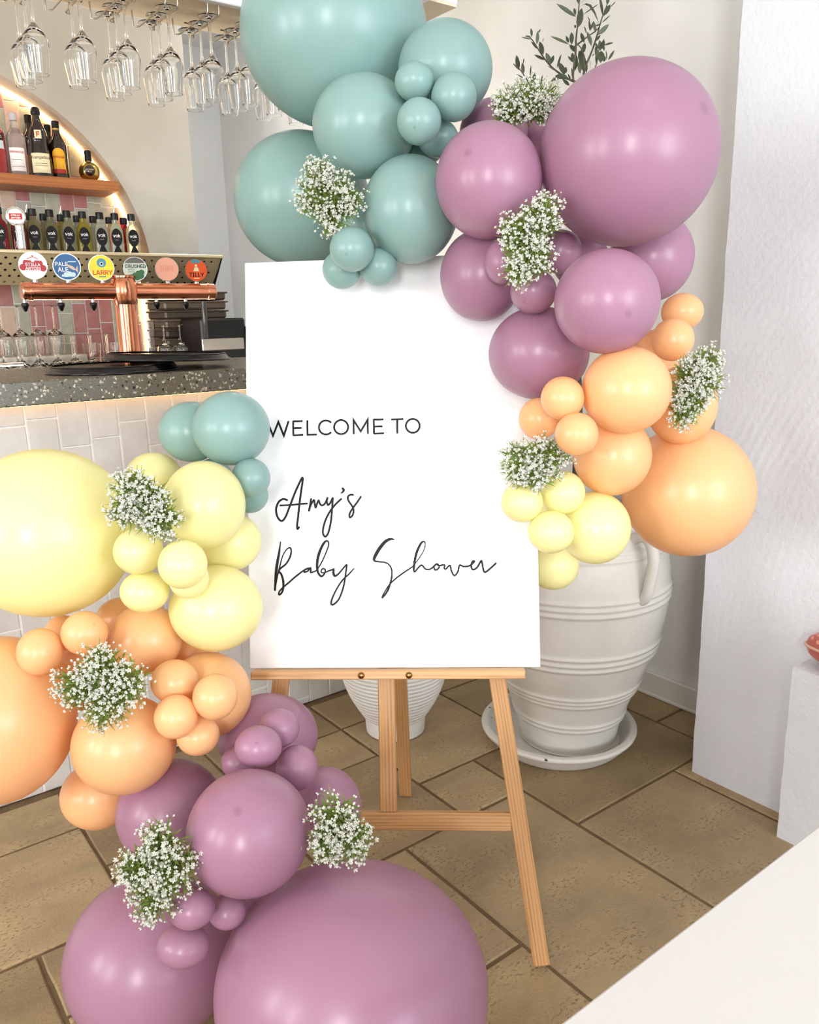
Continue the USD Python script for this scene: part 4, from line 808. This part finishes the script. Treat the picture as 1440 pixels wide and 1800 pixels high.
bt = bottle('spirit_bottle', -2, 'red bottle at the left picture edge on the timber shelf', [(0, 0), (.034, 0), (.036, .006), (.036, .14), (.033, .165), (.016, .195), (.013, .225), (.013, .24)], M_redl, [(0, .24), (.0145, .236), (.0145, .265), (0, .266)], M_black, turn=TT)
obj('band_label', wrap(.07, .03, .0362, .112), M_bluel, bt); obj('black_band', wrap(.07, .026, .0362, .142), M_black, bt); obj('lettering', put(text('CAMPARI', .009), .037, .142), M_whitel, bt); obj('print', put(text('CAMPARI', .006), .037, .112), M_redink, bt)
bt = bottle('spirit_bottle', 34, 'clear bottle with a white label and grey cap on the shelf', [(0, 0), (.035, 0), (.037, .006), (.037, .14), (.034, .158), (.02, .178), (.015, .195), (.0135, .216)], M_clearb, [(0, .215), (.0155, .212), (.0155, .238), (.014, .24), (0, .24)], M_grey, turn=TT)
obj('paper_label', wrap(.062, .088, .0372, .062), M_whitel, bt); obj('lettering', put(text('PINNACLE', .0078, bold=True), .0379, .09), M_redink, bt); obj('rule', wrap(.05, .0015, .0379, .035), M_brownink, bt); obj('rule', wrap(.04, .0012, .0379, .06), M_brownink, bt)
bt = bottle('spirit_bottle', 74, 'tall dark monk-shaped bottle with a cream label, tallest on the shelf', [(0, 0), (.042, 0), (.045, .006), (.043, .06), (.036, .11), (.034, .135), (.036, .15), (.031, .18), (.018, .212), (.014, .232), (.0135, .244)], M_darkg, [(0, .243), (.016, .240), (.019, .247), (.0165, .262), (.012, .268), (0, .268)], M_black, turn=TT, y=3.77)
obj('paper_label', wrap(.074, .075, .0452, .052), M_paper, bt); obj('lettering', put(text('Frangelico', .011), .0460, .072), M_brownink, bt); obj('rule', wrap(.05, .0012, .046, .05), M_brownink, bt); obj('rule', wrap(.05, .0012, .046, .042), M_brownink, bt)
obj('neck_label', wrap(.026, .032, .0356, .162), M_paper, bt); obj('initial', put(text('F', .018, bold=True), .0363, .162), M_redink, bt)
bt = bottle('spirit_bottle', 60, 'dark bottle half hidden behind the tall monk-shaped one', [(0, 0), (.034, 0), (.036, .006), (.036, .15), (.03, .178), (.015, .2), (.013, .225)], M_darkg, [(0, .224), (.0145, .222), (.0145, .252), (0, .253)], M_black, y=3.845, turn=TT)
obj('paper_label', wrap(.06, .07, .0362, .06), plain('orange_label', lin(198, 130, 60), .6), bt)
bt = bottle('spirit_bottle', 106, 'dark bottle with a yellow arched label on the shelf', [(0, 0), (.033, 0), (.035, .006), (.035, .12), (.032, .142), (.018, .172), (.0135, .19), (.0135, .205)], M_darkg, [(0, .204), (.0148, .202), (.0148, .228), (0, .229)], M_black, turn=TT)
obj('yellow_label', wrap(.05, .075, .0352, .060, arch_top=.022), M_yel, bt); obj('lettering', put(text('KAHLUA', .0085, bold=True), .0360, .085), M_redink, bt); obj('red_band', wrap(.046, .016, .0358, .03), M_redink, bt); obj('neck_band', lathe([(.0140, .192), (.0144, .192), (.0144, .2), (.0140, .2)], 20), M_gold, bt)
bt = bottle('spirit_bottle', 92, 'slim dark bottle glimpsed behind the yellow-labelled one', [(0, 0), (.03, 0), (.032, .006), (.032, .14), (.013, .175), (.012, .2)], M_darkg, [(0, .2), (.0135, .198), (.0135, .222), (0, .223)], M_black, y=3.845, turn=TT)
bt = bottle('spirit_bottle', 157, 'small round gold bottle at the right end of the timber shelf', [(0, 0), (.022, 0), (.026, .004), (.038, .022), (.042, .042), (.037, .062), (.022, .076), (.013, .08), (.012, .086)], M_gold, [(0, .085), (.0135, .084), (.0135, .124), (.012, .126), (0, .126)], M_black, turn=TT)
lb = extr(Point(0, 0).buffer(.022, 20), .0006); V, Fc = trimesh.remesh.subdivide_to_size(lb.vertices, lb.faces, .004)
lbm = trimesh.Trimesh(V, Fc, process=False)
def on_sphere(m, r, z0):
    v = m.vertices; a = v[:, 0]/r-math.pi/2; e = v[:, 1]/r; rr_ = r+v[:, 2]
    return trimesh.Trimesh(np.c_[rr_*np.cos(e)*np.cos(a), rr_*np.cos(e)*np.sin(a), z0+rr_*np.sin(e)], m.faces, process=False)
obj('round_label', on_sphere(lbm, .0428, .042), M_darkg, bt); obj('lettering', on_sphere(text('MOZART', .006), .0436, .045), M_paper, bt); obj('lettering', on_sphere(text('GOLD', .004), .0436, .036), M_paper, bt)

# perforated steel rail in front of the niche
RAILX0, RAILX1 = -.2, 1.64
rail = thing('bottle_rail', 'perforated steel rail holding a row of small black-labelled bottles', 'bottle rail')
top, bot = np.array([3.50, 1.560]), np.array([3.605, 1.440])
sl = unit(np.array([0, *(bot-top)])); fw = np.array([1.0, 0, 0]); nr = np.cross(fw, sl); hh = np.linalg.norm(bot-top)
poly = Polygon([(RAILX0, .012), (RAILX1, .012), (RAILX1-.012, hh), (RAILX0, hh)])
holes = []
rh = random.Random(2)
for r_ in range(5):
    for c in range(60):
        hx, hy = RAILX1-.045-c*.0335-(r_ % 2)*.0167, .030+r_*.0285
        if hx > .62 and hy < hh-.008: holes.append(Point(hx, hy).buffer(.0055, 5))
pm = extr(poly.difference(unary_union(holes)), .002)
PM = frame(fw, sl, nr, np.array([0, *top]))
obj('perforated_panel', pm, M_rail, rail, M=PM)
obj('backing_panel', box(RAILX0, RAILX1-.012, .045, hh, .03, .032), plain('rail_backing', lin(70, 58, 42), .6), rail, M=PM)
obj('top_lip', cbox(RAILX0, RAILX1, 3.49, 3.52, 1.552, 1.566, .003), M_rail, rail)
obj('shelf_tray', box(RAILX0, 1.42, 3.52, 3.895, 1.556, 1.5645), M_steel, rail)
obj('end_plate', xf(extr(Polygon([(3.492, 1.564), (3.70, 1.564), (3.70, 1.44), (3.60, 1.438)]), .004), frame((0, 1, 0), (0, 0, 1), (1, 0, 0), (RAILX1-.004, 0, 0))), M_blackm, rail)
obj('bracket', box(1.42, 1.63, 3.62, 3.748, 1.45, 1.556), M_blackm, rail)
# small flask bottles
vokcol = [(150, 26, 40), (140, 24, 40), (150, 140, 96), (146, 138, 100), (160, 156, 120), (168, 156, 40), (190, 194, 180), (200, 208, 180), (222, 216, 170)]
vname = ['red-tinted', 'dark red', 'olive-tinted', 'smoky', 'pale khaki', 'yellow-green', 'silvery clear', 'pale green clear', 'straw-coloured']
vpx = [3, 36, 63, 93, 123, 150, 180, 206, 235]
def flask(px, y, col, label, k, tilt=0.0, pour=False, front=True):
    p = ony(px, 430, y); t = thing('flavour_bottle', label, 'bottle', M=frame((math.cos(tilt), math.sin(tilt), 0), (-math.sin(tilt), math.cos(tilt), 0), (0, 0, 1), (p[0], y, 1.5648)), group='small bottles in the steel rail')
    w, d = .0285, .021
    pts = []
    shell = []
    for z, s in ((0, .96), (.004, 1.0), (.085, 1.0), (.102, .96), (.114, .84), (.122, .64), (.127, .47)): shell.append((z, s))
    N = 28; ang = np.arange(N)*2*np.pi/N; vv = []
    for z, s in shell: vv.append(np.c_[np.sign(np.cos(ang))*np.abs(np.cos(ang))**.6*w*s, np.sign(np.sin(ang))*np.abs(np.sin(ang))**.6*d*s, np.full(N, z)])
    for z, r in ((.132, .0125), (.150, .0125)): vv.append(np.c_[np.cos(ang)*r, np.sin(ang)*r, np.full(N, z)])
    K = len(vv); V = np.vstack(vv+[[(0, 0, 0)], [(0, 0, .15)]]); f = []
    for i in range(K-1):
        for j in range(N): j2 = (j+1) % N; f += [(i*N+j, i*N+j2, (i+1)*N+j2), (i*N+j, (i+1)*N+j2, (i+1)*N+j)]
    for j in range(N): j2 = (j+1) % N; f += [(K*N, j2, j), (K*N+1, (K-1)*N+j, (K-1)*N+j2)]
    obj('bottle_body', trimesh.Trimesh(V, f, process=False), M_vok[k], t, smooth=45)
    obj('cap', lathe([(0, .146), (.0150, .144), (.0158, .147), (.0158, .168), (.0145, .171), (0, .171)], 18), M_black, t, smooth=40)
    if pour: obj('pourer', tube([(0, 0, .172), (.001, 0, .186), (.005, -.004, .205)], [.005, .0035, .0022], 8), M_chrome, t, smooth=True)
    if front:
        lab = unary_union([Polygon([(.0215*math.cos(a), .072+.036*math.sin(a)) for a in np.linspace(0, 2*math.pi, 36)]), Polygon([(-.004, .040), (.004, .040), (.021, .004), (-.021, .004)]), sbox(-.006, .02, .006, .05)])
        lm = xf(extr(lab, .0006), frame((1, 0, 0), (0, 0, 1), (0, -1, 0), (0, -d-.0002, 0))); obj('black_label', lm, M_ink, t)
        obj('lettering', xf(text('vok', .0125, .0005, True), frame((1, 0, 0), (0, 0, 1), (0, -1, 0), (0, -d-.0008, .079))), M_whitel, t)
        obj('fine_print', xf(extr(sbox(-.008, -.0006, .008, .0006), .0004), frame((1, 0, 0), (0, 0, 1), (0, -1, 0), (0, -d-.0008, .062))), M_grey, t)
M_vok = [mat(f'flask_glass_{"abcdefghi"[i]}', {'p': ('principled_bsdf', {'base_color': lin(*c), 'roughness': .06, 'transmission_weight': .6, 'ior': 1.35})}) for i, c in enumerate(vokcol)]
for k, px in enumerate(vpx):
    pl_ = ['at the left picture edge', 'half hidden by the chrome tap', 'just right of the chrome tap', 'fourth in the rail', 'fifth in the rail', 'sixth in the rail', 'seventh in the rail', 'next to the right end', 'at the right end of the rail'][k]
    flask(px, 3.655, None, f'{vname[k]} small bottle with a black label, {pl_}', k, tilt=math.radians(-14), pour=(k in (7,)))
for k, px in enumerate((24, 53, 82, 112, 140, 168, 196, 221)):
    flask(px, 3.80, None, f'small capped bottle in the back row, {ordn[k]} from the left, behind the labelled bottles', (k+2) % 9, tilt=math.radians(-14), pour=(k in (1, 3)), front=False)

# chrome draught column with a round badge, left
p = ony(36, 430, 3.56)
fm = thing('draught_font', 'chrome beer font with a round red and white badge among the small bottles', 'beer font', M=frame((math.cos(-.27), math.sin(-.27), 0), (-math.sin(-.27), math.cos(-.27), 0), (0, 0, 1), (p[0], 3.56, 1.5648)))
obj('column', tube(spline([(.004, 0, 0), (.004, 0, .06), (.004, 0, .10)], 5), .017, 20), M_chrome, fm, smooth=True)
obj('head', xf(lathe(smooth_prof([(0, -.012), (.030, -.012), (.036, -.006), (.036, .008), (.031, .013), (0, .014)], 4), 32), frame((1, 0, 0), (0, 0, 1), (0, -1, 0), (-.004, 0, .128))), M_chrome, fm, smooth=50)
obj('badge_face', xf(extr(Point(0, 0).buffer(.027, 24), .001), frame((1, 0, 0), (0, 0, 1), (0, -1, 0), (-.004, -.0142, .128))), M_whitel, fm)
obj('red_band', xf(extr(sbox(-.021, -.009, .021, .009).buffer(.002), .0006), frame((1, 0, 0), (0, 0, 1), (0, -1, 0), (-.004, -.0153, .127))), M_redink, fm)
for s, dz in (('STELLA', .0042), ('ARTOIS', -.0048)):
    obj('lettering', xf(text(s, .0062, .0004, True), frame((1, 0, 0), (0, 0, 1), (0, -1, 0), (-.004, -.016, .127+dz))), M_whitel, fm)

# ------------------------------------------------------------------ copper beer tap
TY, TX = 2.60, .884
tap = thing('beer_tap', 'copper T-shaped beer tap with six round badges on the bar', 'beer tap', loc=(TX, TY, CT))
AZ = 1.380-CT
obj('column', lathe([(0, 0), (.05, 0), (.05, .006), (.036, .009), (.0325, .014), (.0325, .262), (.036, .264), (.036, .270), (.0325, .272), (0, .272)], 40), M_copper, tap, smooth=40)
armp = [(0, -.296), (.0225, -.296), (.0255, -.293), (.0255, -.276), (.0272, -.275), (.0272, -.268), (.0255, -.267), (.0255, .267), (.0272, .268), (.0272, .275), (.0255, .276), (.0255, .293), (.0225, .296), (0, .296)]
obj('arm', xf(lathe(armp, 36), frame((0, 1, 0), (0, 0, 1), (1, 0, 0), (0, 0, AZ))), M_copper, tap, smooth=40)
obj('collar', lathe(smooth_prof([(.034, .185), (.038, .2), (.041, .224), (.038, .248), (.034, .262)], 4), 36), M_copper, tap, smooth=True)
for x in (.592, .691, .784, .979, 1.075):
    u = x-TX
    obj('spout', tube([(u, -.008, AZ-.02), (u, -.010, AZ-.038)], .0055, 12), M_chrome, tap, smooth=True)
    nz = xf(lathe(smooth_prof([(0, -.0245), (.004, -.023), (.0095, -.012), (.0108, -.004), (.008, 0), (0, .001)], 4), 16), frame((1, 0, 0), (0, 1, 0), (0, 0, 1), (u, -.010, AZ-.032)))
    obj('nozzle', nz, M_black, tap, smooth=True)
tr = math.radians(-14)
bx, bz = np.array([math.cos(tr), math.sin(tr), 0]), np.array([math.sin(tr), -math.cos(tr), 0])
def flat(mesh, u, zc, out, roll=0.0):
    c, s = math.cos(roll), math.sin(roll); up = np.array([0, 0, 1.0])
    return xf(mesh, frame(bx*c+up*s, -bx*s+up*c, bz, np.array([u, 0, zc])+bz*out))
disc = lambda r: Point(0, 0).buffer(r, 28)
def badge(x, zc, r, face, label, arts):
    u, zc = x-TX, zc-CT
    t = obj('tap_badge', flat(extr(disc(r), .006), u, zc, .004), face, tap, label=label, smooth=30)
    obj('rim', flat(extr(disc(r+.0014).difference(disc(r-.0002)), .0075), u, zc, .0025), M_chrome, t, smooth=30)
    obj('stem', tube([(u, 0, AZ+.022), (u, 0, zc-r+.004)], [.008, .006], 12), M_chrome, t, smooth=True)
    for m, g in arts: obj(m[0], flat(m[1], u, zc, .0101+m[2], m[3] if len(m) > 3 else 0), g, t)
P_ = lambda name, *c: plain(name, lin(*c), .45)
M_bblue, M_byel, M_bmint, M_bpeach, M_bor = P_('badge_blue', 22, 88, 140), P_('badge_yellow', 238, 218, 40), P_('badge_mint', 205, 214, 200), P_('badge_peach', 236, 170, 144), P_('badge_orange', 226, 84, 20)
M_bgreen, M_bteal, M_bfish, M_pk = P_('badge_green', 52, 104, 62), P_('badge_teal', 70, 140, 160), P_('badge_fish', 200, 176, 150), P_('badge_pinkprint', 226, 150, 124)
D = .0004
badge(.629, 1.452, .0365, M_whitel, 'white badge with red plaque', [(('plaque', extr(unary_union([sbox(-.026, -.013, .026, .010), Point(-.026, -.006).buffer(.009), Point(.026, -.006).buffer(.009), sbox(-.024, .008, -.004, .014), sbox(.004, .008, .024, .014)]), .0005), 0, -.05), M_redink),
      (('lettering', cat_([(lambda m: (m.apply_translation((0, .0028, 0)), m)[1])(text('STELLA', .0078, D, True)), (lambda m: (m.apply_translation((0, -.0082, 0)), m)[1])(text('ARTOIS', .0078, D, True))]), .0006, -.05), M_whitel), (('crest', extr(unary_union([LineString([(-.014, .018), (0, .024), (.014, .018)]).buffer(.0008), Point(0, .026).buffer(.002)]), D), 0, -.05), M_redink)])
badge(.722, 1.450, .0365, M_bblue, 'blue badge with a leaping fish', [(('lettering', cat_([(lambda m: (m.apply_translation((-.014, .008, 0)), m)[1])(text('PALE', .0105, D, True)), (lambda m: (m.apply_translation((-.011, -.0075, 0)), m)[1])(text('ALE', .0115, D, True))]), 0), M_whitel),
      (('fish', extr(unary_union([Polygon([(-.004, .010), (.004, .006), (.016, .002), (.024, -.008), (.018, -.010), (.008, -.004), (.0, .003)]), Polygon([(.022, -.008), (.030, .004), (.029, -.010), (.031, -.018), (.024, -.012)])]), D), 0), M_bfish), (('foam', extr(unary_union([Point(-.004, -.022).buffer(.007), Point(.006, -.02).buffer(.007), Point(.016, -.0215).buffer(.006), sbox(-.016, -.028, .02, -.022)]).intersection(disc(.035)), D), 0), M_bluel), (('cloud', extr(sbox(.004, .013, .026, .0155), D), 0), M_bluel)])
badge(.822, 1.449, .0355, M_byel, 'yellow badge with red lettering', [(('lettering', (lambda m: (m.apply_translation((.002, -.014, 0)), m)[1])(text('LARRY', .013, D, True)), 0), P_('badge_red', 214, 44, 30)), (('emblem', extr(Point(.001, .014).buffer(.013).intersection(disc(.034)), D), 0), M_bteal), (('emblem_ring', extr(Point(.001, .011).buffer(.0055), D), .0006), M_whitel), (('emblem_dot', extr(Point(.001, .011).buffer(.0032), D), .0011), M_ink), (('small_print', extr(sbox(-.010, -.0275, .010, -.0245), D), 0), M_bteal)])
badge(.924, 1.447, .0345, M_bmint, 'pale green badge with a grey top band', [(('top_band', extr(disc(.034).intersection(sbox(-.05, .017, .05, .05)), D), 0), P_('badge_grey', 96, 94, 88)), (('lettering', (lambda m: (m.apply_translation((.001, .008, 0)), m)[1])(text('CRUSHED', .0094, D, True)), 0), M_ink), (('lettering', cat_([(lambda m: (m.apply_translation((-.012, -.0015, 0)), m)[1])(text('APPLE', .0048, D)), (lambda m: (m.apply_translation((-.012, -.0085, 0)), m)[1])(text('CIDER', .0048, D))]), 0), M_bgreen), (('foliage', extr(unary_union([Point(x, y).buffer(r) for x, y, r in ((-.012, -.022, .007), (-.002, -.02, .009), (.008, -.014, .009), (.018, -.01, .008), (.014, -.02, .010), (.004, -.026, .008))]).intersection(disc(.034)), D), 0), M_bgreen)])
badge(1.025, 1.448, .0355, M_bpeach, 'plain peach badge with faint print', [(('faint_print', extr(unary_union([sbox(-.020+i*.007, -.006, -.0165+i*.007, .012) for i in range(6)]), D), 0), M_pk)])
badge(1.122, 1.446, .034, M_bor, 'orange badge with a blue cap band', [(('top_band', extr(disc(.033).intersection(sbox(-.014, .022, .014, .05)), D), 0), M_bteal), (('lettering', (lambda m: (m.apply_translation((0, -.014, 0)), m)[1])(text('TILLY', .012, D, True)), 0), M_ink), (('emblem', extr(unary_union([Point(0, .014).buffer(.004), Polygon([(-.009, -.003), (.009, -.003), (.005, .009), (-.005, .009)])]), D), 0), M_paper), (('small_print', extr(sbox(-.009, -.0262, .009, -.0238), D), 0), M_paper)])

# ------------------------------------------------------------------ trays and bar bits
def tray(r, h):
    return lathe(smooth_prof([(0, h-.004), (r*.86, h-.004), (r*.90, h), (r*.915, h-.001), (r*.955, .010), (r*.97, .006), (r, .005), (r+.001, .001), (r*.965, .0), (r*.93, .006), (r*.90, h-.009), (r*.86, h-.010), (0, h-.010)], 4), 72)
M_tray = plain('black_tray', lin(14, 13, 13), .22)
tc = onz(182, 650, CT); 
tag(obj('serving_tray', tray(.178, .020), M_tray, None, M=frame((1, 0, 0), (0, 1, 0), (0, 0, 1), ((.745, 2.34)[0], (.745, 2.34)[1], CT+.0005)), smooth=40), 'round black serving tray lying upside down on the stone worktop, lower one', 'tray', 'black serving trays')
ta = math.radians(1.6)
tag(obj('serving_tray', tray(.178, .020), M_tray, None, M=frame((math.cos(ta), 0, -math.sin(ta)), (0, 1, 0), (math.sin(ta), 0, math.cos(ta)), ((.905, 2.345)[0], (.905, 2.345)[1], CT+.0245)), smooth=40), 'round black serving tray resting askew on top of another, in front of the tap', 'tray', 'black serving trays')
p0 = onz(32, 644, CT)
tag(obj('steel_bar', xf(lathe(smooth_prof([(0, 0), (.006, 0), (.007, .003), (.007, .24), (.006, .243), (0, .243)], 3), 16), frame((0, 1, 0), (0, 0, -1), (-1, 0, 0), (p0[0], p0[1], CT+.0072))), M_chrome, smooth=40), 'polished steel bar lying on the worktop at the left edge', 'bar tool')

# ------------------------------------------------------------------ back bench and what stands on it
tag(obj('back_bench', cbox(-.6, 1.62, 3.08, 3.745, 0, 1.05, .004), plain('bench_steel', lin(150, 146, 138), .4, metallic=.6), None), 'low steel back bench behind the bar under the arch', 'bench')
tag(obj('bench_step', cbox(-.6, 1.02, 3.52, 3.70, 1.0505, 1.165, .003), M_steel), 'raised steel step at the back of the bench carrying upturned glasses', 'shelf')
stem = wine_glass(.195, .036, .030, .10, .031)
up = xf(stem, flip)
first2 = None
def bench_glass(x, y, zrim, lab):
    global first2
    M = frame((1, 0, 0), (0, 1, 0), (0, 0, 1), (x, y, zrim+.1955))
    if first2 is None:
        first2 = thing('upturned_glass', lab, 'glass', M=M, group='upturned glasses on the back bench'); obj('glass_body', up, M_glass, first2, smooth=45)
    else: copy_of(first2, 'upturned_glass', M, lab, 'upturned glasses on the back bench').SetCustomDataByKey('category', 'glass')
for i in range(8): bench_glass(.62+i*.066, 3.44, 1.0505, f'upturned stem glass in the lower row behind the bar, {ordn[i]} from the left')
for i in range(7): bench_glass(.655+i*.066, 3.36, 1.0505, f'upturned stem glass in the front lower row by the trays, {ordn[i]} from the left')
for i in range(5): bench_glass(.66+i*.066, 3.60, 1.1655, f'upturned stem glass on the raised step below the tap badges, {ordn[i]} from the left')
goblet = xf(wine_glass(.14, .031, .025, .075, .028), flip)
for x, lab in ((1.226, 'small round goblet upside down right of the tap column'), (1.292, 'small round goblet upside down beside the black machine')):
    t = thing('goblet', lab, 'glass', M=frame((1, 0, 0), (0, 1, 0), (0, 0, 1), (x, 3.2, 1.0505+.2235)), group='goblets by the machine'); obj('glass_body', goblet, M_glass, t, smooth=45)
tag(obj('glass_riser', cbox(1.10, 1.34, 3.12, 3.28, 1.0505, 1.1335, .003), M_blackm), 'low black riser under the goblets behind the bar', 'riser')
tum = lathe(np.vstack([[(0, 0), (.026, 0)], smooth_prof([(.027, .003), (.031, .05), (.036, .13), (.037, .155)], 4), smooth_prof([(.0355, .155), (.0345, .13), (.0295, .05), (.025, .012), (0, .010)], 4)]), 28)
for x, y, z, lab in ((1.155, 3.2, 1.134, 'tall tumbler just right of the copper tap column'), (1.07, 3.62, 1.0505, 'tall tumbler left of the copper tap column'), (1.14, 3.55, 1.0505, 'tall tumbler hidden behind the copper tap column')):
    t = thing('tumbler', lab, 'glass', loc=(x, y, z), group='tumblers behind the tap'); obj('glass_body', tum, M_glass, t, smooth=45)
M_crate = plain('smoky_plastic', lin(92, 78, 62), .35); M_crate2 = plain('brown_plastic', lin(70, 58, 46), .4)
cs = (1.45, 3.50)
for i in range(7):
    z0 = 1.0505+.0905+i*.0385
    tag(obj('stacking_tub', cat_([cbox(1.325, 1.605, 3.42, 3.62, z0, z0+.036, .008), cbox(1.318, 1.612, 3.414, 3.626, z0+.0285, z0+.0355, .002)]), M_crate if i % 2 else M_crate2), f'smoky brown plastic tub in the stack behind the machine, {ordn[i]} from the bottom', 'tub', 'stacked plastic tubs')
tag(obj('tub_plinth', cbox(1.325, 1.605, 3.42, 3.62, 1.0505, 1.140, .004), M_blackm), 'black base under the stack of plastic tubs', 'stand')
mc = thing('bar_machine', 'black bar machine with a steel band, right of the goblets', 'machine', loc=(1.462, 3.26, 1.0505))
obj('housing', cbox(-.095, .10, -.10, .12, 0, .245, .008), M_black, mc)
obj('steel_band', cbox(-.097, .088, -.105, -.095, .118, .165, .003), M_steel, mc)
obj('side_housing', cbox(.10, .165, -.11, .11, 0, .21, .004), M_blackm, mc)
obj('water_tank', tube([(-.085, -.118, .17), (-.085, -.118, .31)], .011, 12), plain('dark_clear_plastic', lin(40, 38, 36), .05), mc, smooth=True)
tag(obj('menu_board', cbox(1.655, 1.665, 3.20, 3.35, 1.0505, 1.25, .002), plain('brown_board', lin(92, 70, 52), .5), None), 'thin brown board standing at the right end of the back bench', 'board')
obj_ = obj('bench_end', box(1.62, 1.70, 3.10, 3.70, 0, 1.05), M_blackm); tag(obj_, 'dark end panel of the back bench', 'panel')
